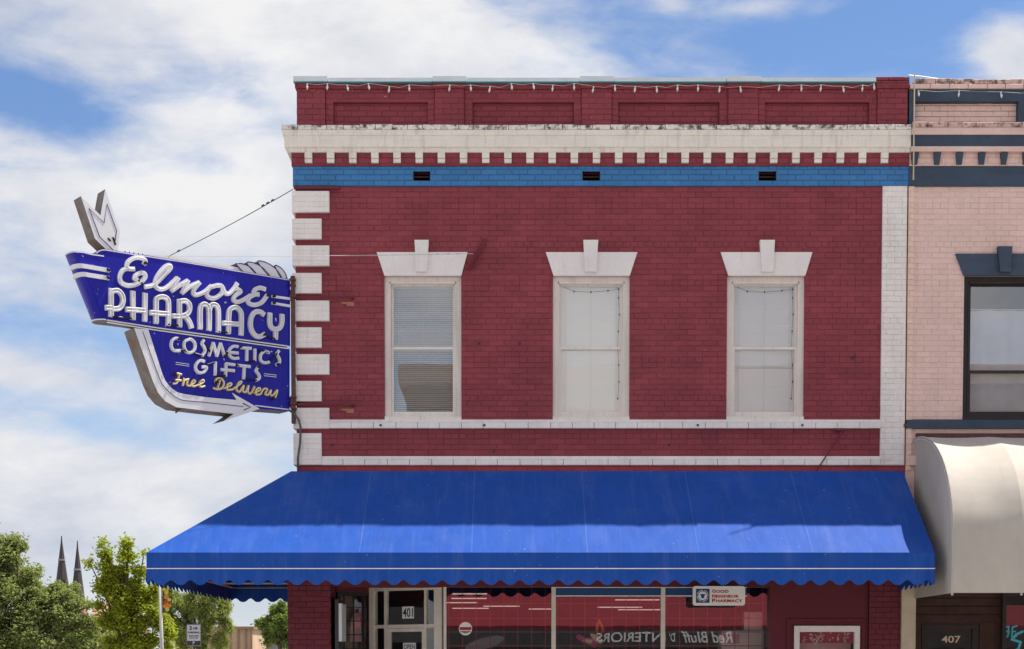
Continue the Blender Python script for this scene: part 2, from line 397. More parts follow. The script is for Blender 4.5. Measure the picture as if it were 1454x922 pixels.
# ------------------------------------------------------------------ ground, road, pavements
def structure(name, mb, mat):
    o = obj(name, mb, mat); o['kind'] = 'structure'; return o
structure('ground', MB().add([(-1500,-600,-.16),(1500,-600,-.16),(1500,2500,-.16),(-1500,2500,-.16)], [(0,1,2,3)]), 'soil')
structure('road', MB().add([(-120,-18.5,-.135),(120,-18.5,-.135),(120,-4.2,-.135),(-120,-4.2,-.135)], [(0,1,2,3)]), 'asphalt')
structure('side_road', MB().add([(-19.5,-4.2,-.1355),(-7.6,-4.2,-.1355),(-7.6,140,-.1355),(-19.5,140,-.1355)], [(0,1,2,3)]), 'asphalt')
structure('pavement', MB().box(-7.6, 40, -4.2, 60, -.15, 0), 'concrete')
structure('far_pavement', MB().box(-60, 60, -40, -18.5, -.15, 0), 'concrete')
structure('corner_pavement', MB().box(-60, -19.5, -4.2, 60, -.15, 0), 'concrete')
mk = MB()
for i in range(24): mk.box(-60+i*5, -58+i*5, -11.4, -11.28, -.134, -.131)
structure('road_marking', mk, 'stripe_white')

# ------------------------------------------------------------------ pharmacy building
XL = fx(420, 400); XR = fx(1289, 300); XB = fx(1286, 420)          # left edge, right end, white/peach joint
ZTOP = fz(118); DEPTH = 16.0
B = thing('pharmacy_building', (1.2, 0, 0), 'two-storey maroon painted brick corner building with blue band and cream cornice', 'building')
WIN = [(546, 655), (785, 894), (1032, 1142)]
wx = [(fx(a, 500), fx(b, 500)) for a, b in WIN]
WZ0, WZ1 = fz(596), fz(392)
holes = [(a, b, WZ0, WZ1) for a, b in wx]
VENT = [(587, 611), (827, 852), (1077, 1102)]
vx = [(fx(a, 250), fx(b, 250)) for a, b in VENT]; VZ0, VZ1 = fz(259), fz(244)
vholes = [(a, b, VZ0, VZ1) for a, b in vx]
def backing(mb, x0, x1, z0, z1, y0, y1, hs, mi=0):
    """solid wall x0..x1 with rectangular holes, as boxes that butt"""
    xs = sorted({x0, x1} | {h[0] for h in hs} | {h[1] for h in hs})
    for a, b in zip(xs, xs[1:]):
        cut = sorted((h[2], h[3]) for h in hs if h[0] < (a+b)/2 < h[1]); z = z0
        for c0, c1 in cut:
            if c0 > z: mb.box(a, b, y0, y1, z, c0, mi)
            z = c1
        if z < z1: mb.box(a, b, y0, y1, z, z1, mi)
MAS = MB(); MASM = ['red_brick', 'white_brick', 'blue_brick', 'pink_brick', 'slate_brick', 'peach_brick', 'dark_red_brick', 'pink_cap']
MI = {n: i for i, n in enumerate(MASM)}
J = .008
def lay(mb, x0, x1, z0, z1, yf, mat, hs=(), collect=None, back=.03, seed=0, merge=True):
    JV = .003 if mat in ('pink_brick', 'peach_brick', 'white_brick') else .006
    r0 = math.floor((z0-Z0)/CH - 1e-6); r1 = math.ceil((z1-Z0)/CH)
    rnd = random.Random(seed+int(x0*100)+int(z0*100))
    for r in range(r0, r1):
        a0, a1 = max(z0, Z0+r*CH), min(z1, Z0+(r+1)*CH)
        if a1-a0 < .02: continue
        zm = (a0+a1)/2
        spans = [(x0, x1)]
        for h in hs:
            if min(a1, h[3])-max(a0, h[2]) > .35*(a1-a0):
                ns = []
                for s0, s1 in spans:
                    if h[0] > s0: ns.append((s0, min(s1, h[0])))
                    if h[1] < s1: ns.append((max(s0, h[1]), s1))
                spans = [q for q in ns if q[1]-q[0] > .02]
        pitch = BL/2 if r % 7 == 3 else BL
        off = -(r*BL*.5) if pitch == BL else -(r*BL*.25)
        for s0, s1 in spans:
            k0 = math.floor((s0-off)/pitch)
            x = off+k0*pitch
            while x < s1-1e-6:
                b0, b1 = max(s0, x), min(s1, x+pitch); full = (b1-b0) > pitch-1e-4 and (a1-a0) > CH-1e-4 and pitch == BL
                x += pitch
                if b1-b0 < .022: continue
                dy = rnd.uniform(-.0025, .0025); sh = rnd.uniform(-.0015, .0015)
                if collect is not None and full and mat == 'red_brick': collect.append(((b0+b1)/2, yf+dy, (a0+a1)/2)); continue
                q_ = JV/2*rnd.uniform(.3, 1.6); mb.brick(b0+q_, b1-q_, yf+dy, yf+back, a0+J/2+sh, a1-J/2+sh, MI[mat], .0035)
# main wall
zb, zs1, zs0, zl1, zl0 = fz(265), fz(596), fz(609), fz(648), fz(661)
zfrieze = fz(237); zaw = fz(674)
wall = MB(); mort = .007
XW0 = fx(1251, 450)
backing(wall, XL, XR, 3.0, fz(183), mort, .30, holes+vholes)
coll = []
lay(MAS, XL, XW0, zs1, zb, 0, 'red_brick', holes, coll)
lay(MAS, XL, XW0, zl1, zs0, 0, 'red_brick', (), None)
lay(MAS, XL, XR, zaw-.4, zl0, 0, 'red_brick', (), None)
front = obj('front_wall', wall, 'red_brick', B)
# 300 of the full bricks are parts of their own: those between and beside the windows
coll.sort(key=lambda p: p[2])
pick = set(); idx = list(range(len(coll)))
sel = idx[:300]
me_b = MB().brick(-BL/2+J/2, BL/2-J/2, 0, .03, -CH/2+J/2, CH/2-J/2).mesh('brick', 'red_brick')
for i, p in enumerate(coll):
    if i < 300: link('brick', me_b, front, p)
    else: MAS.brick(p[0]-BL/2+J/2, p[0]+BL/2-J/2, p[1], p[1]+.03, p[2]-CH/2+J/2, p[2]+CH/2-J/2, 0)
# blue band, proud
zf1 = fz(219)
bb = MB(); backing(bb, XL-.03, XR+.0, zb, zfrieze, -.021, .05, vholes); obj('blue_band', bb, 'blue_brick', B)
lay(MAS, XL-.03, XR, zb, zfrieze, -.03, 'blue_brick', vholes)
# frieze behind dentils
box_obj('frieze', (XL-.045, XR, -.041, .05, zfrieze, zf1), 'red_brick', B)
lay(MAS, XL-.045, XR, zfrieze, zf1, -.05, 'red_brick', (), None)
# white pilaster and peach strip
zp0 = fz(661)
box_obj('pilaster', (XW0, XB, -.026, .05, zp0, zb-.002), 'white_brick', B)
lay(MAS, XW0, XB, zp0, zb-.002, -.035, 'white_brick')
# cornice
cor = MB()
lay_o = [(fz(197), fz(190), .152), (fz(213), fz(197), .128), (fz(219), fz(213), .09)]
for z0, z1, o in lay_o:
    cor.add([(XL-o,-o,z0),(XR,-o,z0),(XR,.1,z0),(XL-o,.1,z0),(XL-o-.006,-o-.006,z1),(XR,-o-.006,z1),(XR,.1,z1),(XL-o-.006,.1,z1)],
            [(0,1,5,4),(1,2,6,5),(2,3,7,6),(3,0,4,7),(4,5,6,7),(3,2,1,0)])
    cor.box(XL-o, XL+.1, .1, DEPTH, z0, z1)
cornice = obj('cornice', cor, 'cornice_cream', B)
x = XL-.168; i = 0
while x < XR-.02:
    w = random.uniform(.2, .27); x1 = min(XR, x+w)
    b = MB().brick(x+.004, x1-.004, -.163+random.uniform(-.006, .006), .1, fz(190)+.004, fz(183)+random.uniform(-.006, .008))
    obj('cap_brick', b, 'cap_cream', cornice); x = x1
dw = .052
me_d = MB().brick(-dw, dw, -.100, -.03, fz(228)+.001, zf1-.003, 0, .004).brick(-dw+.001, dw-.001, -.088, -.03, fz(233.8), fz(228)-.003, 0, .004).mesh('dentil', 'cornice_cream')
for k in range(27): link('dentil', me_d, cornice, (fx(439+k*31.35, 228), 0, 0))
# parapet
par = MB()
P0, P1 = fz(183), fz(119)
par.box(XL+.02, XR, .093, .42, P0, P1)
PIER = [(421, 462), (617, 659), (826, 869), (1034, 1077), (1246, 1289)]
PANEL = [(473, 607), (671, 815), (878, 1022), (1087, 1235)]
parapet = obj('parapet', par, 'red_brick', B)
zc0 = fz(126)
for a, b in PIER:
    x0, x1 = fx(a, 150), fx(b, 150)
    lay(MAS, x0, x1, P0, zc0, 0, 'red_brick', (), None, back=.05)
    box_obj('parapet_pier', (x0+.003, x1-.003, .007, .092, P0, P1), 'red_brick', parapet); box_obj('parapet_pier_head', (x0-.017, x1+.017, -.023, .0065, zc0, P1), 'red_brick', parapet)
    lay(MAS, x0-.02, x1+.02, zc0, P1, -.03, 'red_brick', (), None, back=.15)
for (a, b), (c, d), (e, f) in zip(PANEL, PIER, PIER[1:]):
    x0, x1, xa, xb_ = fx(a, 150), fx(b, 150), fx(d, 150), fx(e, 150)
    h = [(x0, x1, fz(178), fz(144))]
    pb = MB(); backing(pb, xa, xb_, P0, P1, .037, .092, h); obj('parapet_panel', pb, 'red_brick', parapet)
    box_obj('parapet_corbel', (xa+.003, xb_-.003, .007, .0365, zc0, P1), 'red_brick', parapet)
    lay(MAS, xa, xb_, P0, zc0, .03, 'red_brick', h, None, back=.06)
    lay(MAS, x0, x1, fz(178), fz(144), .085, 'red_brick', (), None)
    lay(MAS, xa, xb_, zc0, P1, .0, 'red_brick', (), None, back=.1)
# metal coping pieces
edges = [(417, 466, 1), (466, 614, 0), (614, 663, 1), (663, 823, 0), (823, 872, 1), (872, 1031, 0), (1031, 1080, 1), (1080, 1243, 0)]
for a, b, up in edges:
    x0, x1 = fx(a, 115)+.002, fx(b, 115)-.002; zt = fz(110.5 if up else 112.5); yo = -.06 if up else -.052
    cp = MB().box(x0, x1, yo, .46, P1+.012, zt)
    o = obj('coping', cp, 'coping_metal', B); obj('drip_edge', MB().box(x0+.001, x1-.001, yo-.003, .0, P1+.001, P1+.0115), 'coping_edge', o)
lay(MAS, fx(1243, 115), XR, P1, fz(110), -.03, 'red_brick', (), None, back=.45)
# quoins
Q = [(273, 303, 468), (312, 341, 457), (350, 379, 468), (389, 418, 457), (428, 457, 468), (466, 495, 457), (504, 533, 468), (542, 571, 457), (580, 609.5, 468), (616, 661, 457)]
for y0, y1, xr in Q:
    z1, z0 = fz(y0), fz(y1); m = MB(); n = max(3, round((z1-z0)/CH)); hh = (z1-z0)/n
    m.box(XL-.035, fx(xr, y0)-.004, -.055, .02, z0+.004, z1-.004)
    for k in range(n): m.brick(XL-.04, fx(xr, y0), -.06-random.uniform(0, .002), .02, z0+k*hh+.0015, z0+(k+1)*hh-.0015, 0, .004)
    m.box(XL-.04, XL+.1, .021, .36 if xr == 468 else .25, z0+.002, z1-.002)
    obj('quoin', m, 'white_brick', B)
# string courses
for (z0, z1, pr, xl) in ((zs0, zs1, .05, fx(468, 600)), (zl0, zl1, .04, fx(457, 655))):
    sc_ = MB(); zt = z1-.045
    sc_.hexa([(xl,-pr,zt),(XW0,-pr,zt),(XW0,.02,zt),(xl,.02,zt),(xl,-.006,z1),(XW0,-.006,z1),(XW0,.02,z1),(xl,.02,z1)])
    course = obj('string_course', sc_, 'white_brick', B); x = xl
    while x < XW0-.02:
        x1 = min(XW0, x+.31+random.uniform(-.01, .01))
        obj('course_brick', MB().brick(x+.003, x1-.003, -pr-.012-random.uniform(0, .004), .02, z0, zt-.003, 0, .004), 'white_brick', course); x = x1
# lintels
LINT = [(535, 664, 546, 655, 589, 609), (775, 905, 786, 894, 828, 849), (1023, 1153, 1034, 1143, 1078, 1099)]
def lintel(parent, L, mat, yt=359, yb=392.3, kt=343, kb=388):
    a, b, c, d, k0, k1 = L; z1, z0 = fz(yt), fz(yb)
    p = [(fx(a, yt), z1), (fx(c, yb), z0), (fx(d, yb), z0), (fx(b, yt), z1)]
    m = MB().prism([(x, -.032, z) for x, z in p], [(x, .02, z) for x, z in p]); o = obj('lintel', m, mat, parent)
    p = [(fx(k0, kt), fz(kt)), (fx(k0+2.5, kb), fz(kb)), (fx(k1-2.5, kb), fz(kb)), (fx(k1, kt), fz(kt))]
    obj('keystone', MB().prism([(x, -.085, z) for x, z in p], [(x, .019, z) for x, z in p]), mat, o)
for L in LINT: lintel(B, L, 'white_paint')
# windows
def sash_window(parent, x0, x1, z0, z1, mat, blind, glassmat='window_glass', zmeet=None, seed=0):
    y = .07
    fr = MB(); fw = .075
    fr.box(x0, x0+fw, y-.02, y+.12, z0, z1); fr.box(x1-fw, x1, y-.02, y+.12, z0, z1); fr.box(x0+fw, x1-fw, y-.02, y+.12, z1-.085, z1)
    fr.box(x0+fw-.004, x0+fw+.012, y-.032, y+.0, z0+.05, z1-.07); fr.box(x1-fw-.012, x1-fw+.004, y-.032, y, z0+.05, z1-.07)
    fr.box(x0+fw-.002, x1-fw+.002, y-.032, y-.001, z1-.097, z1-.071)
    w = obj('window', fr, mat, parent)
    s = MB(); s.box(x0-.0, x1, y-.075, y+.14, z0-.0, z0+.045); obj('sill', s, mat, w)
    zm = zmeet or (z0+z1)/2
    for k, (a, b, yy) in enumerate(((zm-.02, z1-.086, y+.035), (z0+.047, zm+.022, y+.005))):
        m = MB(); st = .035; xa, xb = x0+fw+.013, x1-fw-.013; br = .075 if k else .034
        m.box(xa, xa+st, yy, yy+.028, a, b); m.box(xb-st, xb, yy, yy+.028, a, b); m.box(xa+st, xb-st, yy, yy+.028, b-.036, b); m.box(xa+st, xb-st, yy, yy+.028, a, a+br)
        so = obj('sash', m, mat, w)
        obj('pane', MB().add([(xa+st-.005,yy+.014,a+br-.005),(xb-st+.005,yy+.014,a+br-.005),(xb-st+.005,yy+.014,b-.031),(xa+st-.005,yy+.014,b-.031)], [(0,1,2,3)]), glassmat, w)
    if blind is not None:
        xa, xb = x0+fw+.03, x1-fw-.03; bo = MB(); n = 62; h = (z1-.13-z0-.09)/n; rnd = random.Random(seed); by = y+(.12 if blind < 1 else .075)
        for k in range(n):
            z = z0+.10+k*h; t = blind+rnd.uniform(-.07, .07); dx = .017
            if seed == 33 and k == 23: t -= .5
            if seed == 33 and k == 22: z -= .008
            cy, sz = math.cos(t)*dx, math.sin(t)*dx; dz = rnd.uniform(-.0015, .0015)
            bo.add([(xa,by-cy,z-sz),(xb,by-cy,z-sz+dz),(xb,by,z+dz),(xa,by,z),(xb,by+cy,z+sz+dz),(xa,by+cy,z+sz)], [(0,1,2,3),(3,2,4,5)])
        bl = obj('blind', bo, 'blind_white', w, kind='stuff')
        obj('head_rail', MB().box(xa-.005, xb+.005, by-.012, by+.02, z1-.135, z1-.10), 'blind_white', w)
        cd = MB()
        for q in (.09, .5, .91): cd.box(xa+(xb-xa)*q-.002, xa+(xb-xa)*q+.002, by-.022, by-.0195, z0+.09, z1-.13)
        obj('ladder_cord', cd, 'cable_white', w)
    return w
ZM = fz(493.5)
wins = []
for k, (a, b) in enumerate(wx): wins.append(sash_window(B, a, b, WZ0+.0, WZ1, 'sash_paint', (.84, 1.24, 1.22)[k], 'old_glass' if k == 0 else 'window_glass', zmeet=ZM, seed=31+k))
# old window lights strung inside the second and third windows
for k, w in ((1, wins[1]), (2, wins[2])):
    a, b = wx[k]; c = MB(); xr = b-.15; pts = [(a+.16, .118, fz(405)), (a+.3, .125, fz(411)), ((a+b)/2, .125, fz(412)), (b-.3, .125, fz(410)), (xr, .125, fz(408))]
    pts += [(xr+.01*math.sin(i*1.7), .125, fz(420+i*24)) for i in range(7)]
    c.tube(pts, .0025, 5)
    for p in pts[1:]: c.box(p[0]-.008, p[0]+.008, p[1]-.012, p[1]-.004, p[2]-.014, p[2]+.010)
    obj('fairy_light_cord', c, 'sign_dark', w)
# vents
for a, b in vx:
    m = MB(); m.box(a, b, .17, .20, VZ0, VZ1)
    v = obj('vent', m, 'black_hole', B)
    obj('louvre', MB().hexa([(a,.02,VZ0+.075),(b,.02,VZ0+.075),(b,.16,VZ0+.10),(a,.16,VZ0+.10),(a,.02,VZ0+.083),(b,.02,VZ0+.083),(b,.16,VZ0+.108),(a,.16,VZ0+.108)]), 'rust_metal', v)
    obj('louvre', MB().box(a, a+.012, .0, .16, VZ0, VZ1).box(b-.012, b, .0, .16, VZ0, VZ1), 'black_hole', v)
# other walls, roof, floors
sh = MB(); sh.box(XL, XL+.3, .301, DEPTH, 0, P0); sh.box(XL, XR, DEPTH, DEPTH+.3, 0, P0); sh.box(XR-.3, XR, .301, DEPTH, 0, P0)
obj('side_wall', sh, 'red_brick', B)
rf = MB(); SKX = (-.1, 5.15, 1.45, 3.35)
rf.box(XL+.31, SKX[0], .43, DEPTH-.01, P0-.5, P0-.3).box(SKX[1], XR-.31, .43, DEPTH-.01, P0-.5, P0-.3).box(SKX[0], SKX[1], .43, SKX[2], P0-.5, P0-.3).box(SKX[0], SKX[1], SKX[3], DEPTH-.01, P0-.5, P0-.3)
roof = obj('roof', rf, 'roof_felt', B)
obj('added_skylight', MB().add([(SKX[0], SKX[2], P0-.28), (SKX[1], SKX[2], P0-.28), (SKX[1], SKX[3], P0-.28), (SKX[0], SKX[3], P0-.28)], [(0, 1, 2, 3)]), 'window_glass', roof)  # unseen roof opening, added to light the blinds from behind
box_obj('side_parapet', (XL+.02, XL+.36, .421, DEPTH, P0, P1), 'red_brick', B)
box_obj('upper_floor', (XL+.31, XR-.31, .31, DEPTH-.01, 4.3, 4.5), 'interior', B)
box_obj('partition', (XL+.31, -.35, 3.5, 3.6, 4.51, P0-.51), 'interior_light', B); box_obj('partition', (-.349, -.25, .31, 3.6, 4.51, P0-.51), 'bounce_white', B); box_obj('partition', (-.249, XR-.31, 3.5, 3.6, 4.51, P0-.51), 'bounce_white', B); box_obj('room_floor', (-.249, XR-.31, .31, 3.49, 4.501, 4.52), 'bounce_white', B)  # divider and white surfaces added to bounce roof light onto two blinds only
# brackets and bars fixed to the wall
def bar(px0, py0, px1, py1, y, r, mat, name='wall_bracket'):
    a, b = at(px0, py0, y), at(px1, py1, y); return obj(name, MB().tube([a, b], r, 6), mat, B)
br = MB()
for dx in (0, 5): br.tube([at(664+dx, 384, -.05), at(687+dx, 340, -.05)], .012, 5)
br.tube([at(662, 383, -.06), at(676, 362, -.06)], .02, 5); obj('wall_bracket', br, 'red_metal', B)
obj('wall_bracket', MB().box(fx(418, 268), fx(483, 268), -.075, -.03, fz(270.5), fz(267)), 'red_metal', B)
for yy in (424, 575.5):
    m = MB().box(fx(414, yy), fx(503, yy), -.085, -.07, fz(yy+1.6), fz(yy-1.2)); m.box(fx(500, yy), fx(503, yy), -.072, .0, fz(yy+1.6), fz(yy-1.2))
    m.box(fx(414, yy)-.02, fx(417, yy), -.095, .0, fz(yy+4), fz(yy-10)); obj('wall_bracket', m, 'red_metal', B)
    m = MB()
    for (q0, q1, v0, v1) in ((485, 503, 5, 8), (492, 503, 8, 11)): m.box(fx(q0, yy), fx(q1, yy), -.008, -.001, fz(yy+v1), fz(yy+v0))
    obj('bare_patch', m, 'bare_brick', B)
bar(1197, 611, 1159, 669, -.06, .010, 'red_metal')
bb2 = MB().tube([at(1184, 611, -.05), at(1199, 611, -.05)], .02, 6); obj('wall_bracket', bb2, 'red_metal', B)
# small fixings and holes in the render
fx_ = MB()
for px_, py_ in ((541, 605), (688, 605), (990, 605), (1138, 605), (472, 632), (701, 641), (950, 632), (1214, 506), (738, 488), (680, 488), (1210, 509)):
    p = at(px_, py_, -.0); fx_.box(p.x-.014, p.x+.014, -.075 if 600 < py_ < 608 else -.012, -.0, p.z-.014, p.z+.014)
obj('fixing', fx_, 'dark_metal', B)

# ------------------------------------------------------------------ neighbour building
NX0, NX1 = XR+.004, 15.0
NB_ = thing('pink_building', (9, 0, 0), 'pink painted brick building with slate blue trim at the right edge', 'building')
NW = [(1368, 1478)]; nwx = [(fx(1368, 500), fx(1480, 500)), (fx(1640, 500), fx(1752, 500)), (fx(1912, 500), fx(2024, 500))]
nholes = [(a, b, WZ0, WZ1) for a, b in nwx]
NM = MB(); nw = MB()
backing(nw, NX0, NX1, 3.0, fz(180), mort, .3, nholes); nwall = obj('front_wall', nw, 'pink_brick', NB_)
XP = fx(1296, 450)
ncoll = []
def lay_ind(x0, x1, z0, z1, yf, mat, hs, limit):
    tmp = MB(); n0 = len(NM.v); lay(tmp, x0, x1, z0, z1, yf, mat, hs)
    return tmp
lay(NM, NX0, XP, fz(668), zb-.002, -.03, 'peach_brick'); nwp = MB().box(NX0, XP, -.021, .03, fz(668), zb-.002); obj('pilaster', nwp, 'peach_brick', NB_)
# wall bricks: those in view are parts
tmp = MB(); lay(tmp, XP, NX1, zs1, zb, 0, 'pink_brick', nholes); lay(tmp, XP, NX1, fz(760), zs0, 0, 'pink_brick')
nb = len(tmp.v)//12; cnt = 0
for i in range(nb):
    vs = tmp.v[i*12:(i+1)*12]; fs = tmp.f[i*9:(i+1)*9]; xm = sum(v[0] for v in vs)/12; zm = sum(v[2] for v in vs)/12
    full = abs((vs[1][0]-vs[0][0])-BL) < .006 and abs((vs[2][2]-vs[1][2])-(CH-J)) < 1e-3
    if full and xm < fx(1440, 400) and zm > fz(640) and cnt < 280:
        cnt += 1
        if cnt == 1: me_nb = MB().brick(-BL/2+J/2, BL/2-J/2, 0, .03, -CH/2+J/2, CH/2-J/2).mesh('brick', 'pink_brick')
        link('brick', me_nb, nwall, (xm, vs[8][1], zm))
    else:
        NM.add(vs, [tuple(q-i*12 for q in f) for f in fs], MI['pink_brick'])
# slate band, cornice, dentils, parapet
box_obj('slate_band', (NX0, NX1, -.03, .05, zb, zfrieze), 'slate_brick', NB_)
box_obj('frieze', (NX0, NX1, -.041, .05, zfrieze, zf1), 'pink_brick', NB_); lay(NM, NX0, NX1, zfrieze, zf1, -.05, 'pink_brick')
nc = MB(); nc.box(NX0, NX1, -.12, .1, fz(219), fz(212)); nc.box(NX0, NX1, -.17, .1, fz(197), fz(187)); ncor = obj('cornice', nc, 'pink_brick', NB_)
obj('cornice_band', MB().hexa([(NX0,-.12,fz(212)),(NX1,-.12,fz(212)),(NX1,.1,fz(212)),(NX0,.1,fz(212)),(NX0,-.16,fz(197)),(NX1,-.16,fz(197)),(NX1,.1,fz(197)),(NX0,.1,fz(197))]), 'slate_brick', ncor)
x = NX0
while x < NX1-.02:
    x1 = min(NX1, x+random.uniform(.2, .27))
    obj('cap_brick', MB().brick(x+.004, x1-.004, -.19+random.uniform(-.008, .008), .1, fz(187)+.003, fz(180)+random.uniform(-.012, .008)), 'pink_cap', ncor); x = x1
me_nd = MB().hexa([(-.035,-.07,fz(236)),(.035,-.07,fz(236)),(.035,-.03,fz(236)),(-.035,-.03,fz(236)),(-.05,-.11,fz(220)),(.05,-.11,fz(220)),(.05,-.03,fz(220)),(-.05,-.03,fz(220))]).mesh('dentil', 'slate_brick')
for k in range(30):
    xx = fx(1297+k*31.5, 228)
    if xx < NX1-.05: link('dentil', me_nd, ncor, (max(xx, NX0+.055), 0, 0))
nz1 = fz(127)
npx = [(1299, 1446), (1468, 1615), (1637, 1784), (1806, 1953)]
nph = [(fx(a, 160), fx(b, 160), fz(180), fz(144)) for a, b in npx]
pp = MB(); pp.box(NX0, NX1, .11, .45, fz(180), fz(127)); npar = obj('parapet', pp, 'pink_brick', NB_)
sf = MB(); backing(sf, NX0, NX1, fz(180), nz1, .0, .109, nph); obj('parapet_frame', sf, 'slate_brick', npar)
for h in nph: lay(NM, h[0], h[1], h[2], h[3], .085, 'pink_brick', back=.025)
x = NX0
while x < NX1-.02:
    w = random.uniform(.25, .29); x1 = min(NX1, x+w)
    obj('cap_brick', MB().brick(x+.004, x1-.004, -.035+random.uniform(-.004, .004), .45, fz(127)+.002, fz(120)-.004), 'pink_brick', npar)
    obj('cap_brick', MB().brick(x+.08, x1+.07, -.02+random.uniform(-.012, .008), .45, fz(120), fz(113)+random.uniform(-.01, .01)), 'pink_cap', npar); x = x1
box_obj('sill_band', (NX0, NX1, -.055, .02, fz(609), fz(597)), 'slate_brick', NB_)
for (a, b) in nwx:
    dx = (a-nwx[0][0])/21.75*F
    lintel(NB_, (1356+dx, 1491+dx, 1368+dx, 1480+dx, 1415+dx, 1435+dx), 'slate_brick', yt=361, kt=352)
    w = sash_window(NB_, a, b, WZ0, WZ1, 'dark_frame', None, 'old_glass', zmeet=fz(527))
    cu = MB(); n = 60; za, zb_ = WZ0+.08, fz(437); vs = []
    for i in range(n+1):
        t = i/n; xx = a+.08+(b-a-.16)*t; yy = .16+.022*math.sin(t*19)+.014*math.sin(t*9.3+1); vs += [(xx, yy, za), (xx, .16+(yy-.16)*.5, zb_-.012*abs(math.sin(t*9)))]
    cu.add(vs, [(2*i, 2*i+2, 2*i+3, 2*i+1) for i in range(n)]); obj('curtain', cu, 'curtain', w, smooth=True)
    obj('curtain_rod', MB().tube([(a+.07, .16, zb_+.006), (b-.07, .16, zb_+.006)], .008, 6), 'cable_white', w)
masn = obj('masonry', NM, MASM, NB_, kind='stuff')
ns = MB(); ns.box(NX0+.3, NX1, DEPTH, DEPTH+.3, 0, fz(180)); ns.box(NX1-.3, NX1, .31, DEPTH, 0, fz(180)); obj('side_wall', ns, 'pink_brick', NB_)
box_obj('roof', (NX0+.3, NX1-.31, .46, DEPTH-.01, 8.6, 8.8), 'roof_felt', NB_)
box_obj('partition', (NX0+.3, NX1-.31, 3.0, 3.1, 4.41, 8.59), 'interior', NB_)
box_obj('upper_floor', (NX0+.3, NX1-.31, .31, DEPTH-.01, 4.2, 4.4), 'interior', NB_)
# downpipe at the joint and small conduit
dp = MB().tube([(XR+.02, -.21, fz(112)), (XR+.02, -.21, fz(262))], .010, 6); obj('conduit', dp, 'pipe_beige', NB_)
obj('junction_plate', MB().box(fx(1282, 605), fx(1292, 605), -.05, -.03, fz(607), fz(603)), 'rust_metal', NB_)
obj('ledge_board', MB().box(fx(1300, 616), NX1, -.03, -.002, fz(623), fz(616)), 'rust_metal', NB_)
obj('meter_box', MB().box(fx(1290, 650), fx(1298, 650), -.09, -.005, fz(662), fz(648)), 'pink_brick', NB_)

# ------------------------------------------------------------------ ground floor of the pharmacy
sf_z1 = 3.0
# left brick pier
px0, px1 = fx(408, 870, -.12), fx(470, 870, -.12)
PIERM = MAS
bp = MB().box(px0+.01, px1-.01, -.11, .75, 0, sf_z1+1.2); pier = obj('corner_pier', bp, 'dark_red_brick', B)
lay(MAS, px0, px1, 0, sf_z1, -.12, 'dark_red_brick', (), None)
# right pier
rx0, rx1 = fx(1234, 870, -.05), fx(1279, 870, -.05)
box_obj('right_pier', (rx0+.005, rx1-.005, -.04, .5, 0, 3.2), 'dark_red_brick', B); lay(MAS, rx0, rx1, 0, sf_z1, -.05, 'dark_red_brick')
# panelled wall with the little window
pw0 = fx(1093, 880); LWX = (fx(1127, 900, .02), fx(1220, 900, .02)); LWZ = (.9, fz(889, .02))
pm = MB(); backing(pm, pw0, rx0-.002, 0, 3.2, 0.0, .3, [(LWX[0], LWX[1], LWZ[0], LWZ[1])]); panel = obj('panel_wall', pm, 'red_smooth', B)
mo = MB(); a0, a1, za = fx(1117, 880), fx(1228, 880), fz(879)
mo.box(a0, a1, -.02, .0, za-.05, za); mo.box(a0, a0+.05, -.02, .0, .7, za-.051); mo.box(a1-.05, a1, -.02, 0, .7, za-.051); obj('moulding', mo, 'red_smooth', panel)
# beam above the shop front
box_obj('shopfront_beam', (px1-.01, pw0, .0, .3, fz(834, .1), 3.2), 'red_smooth', B)
# small framed window
x0, x1 = LWX; z0, z1 = LWZ
m = MB(); m.box(x0, x0+.075, -.03, .06, z0, z1); m.box(x1-.075, x1, -.03, .06, z0, z1); m.box(x0+.075, x1-.075, -.03, .06, z1-.085, z1); m.box(x0+.075, x1-.075, -.03, .06, z0, z0+.07)
sw = obj('display_window', m, 'white_paint', B)
obj('pane', MB().add([(x0+.07,.02,z0+.06),(x1-.07,.02,z0+.06),(x1-.07,.02,z1-.08),(x0+.07,.02,z1-.08)], [(0,1,2,3)]), 'door_glass', sw)
obj('backing_board', MB().box(x0+.07, x1-.07, .25, .27, z0+.05, z1-.05), 'pink_light', sw)
obj('red_valance', MB().box(x0+.075, x1-.075, .06, .075, z1-.24, z1-.086), 'letter_red', sw)
sq = MB(); rnd = random.Random(3)
for k in range(26):
    p = Vector((rnd.uniform(x0+.1, x1-.1), .052, rnd.uniform(z1-.22, z1-.1))); pts = [p]
    for q in range(5): pts.append(pts[-1]+Vector((rnd.uniform(-.03, .03), 0, rnd.uniform(-.025, .025))))
    sq.tube(pts, .005, 4)
obj('lace_trim', sq, 'white_paint', sw)
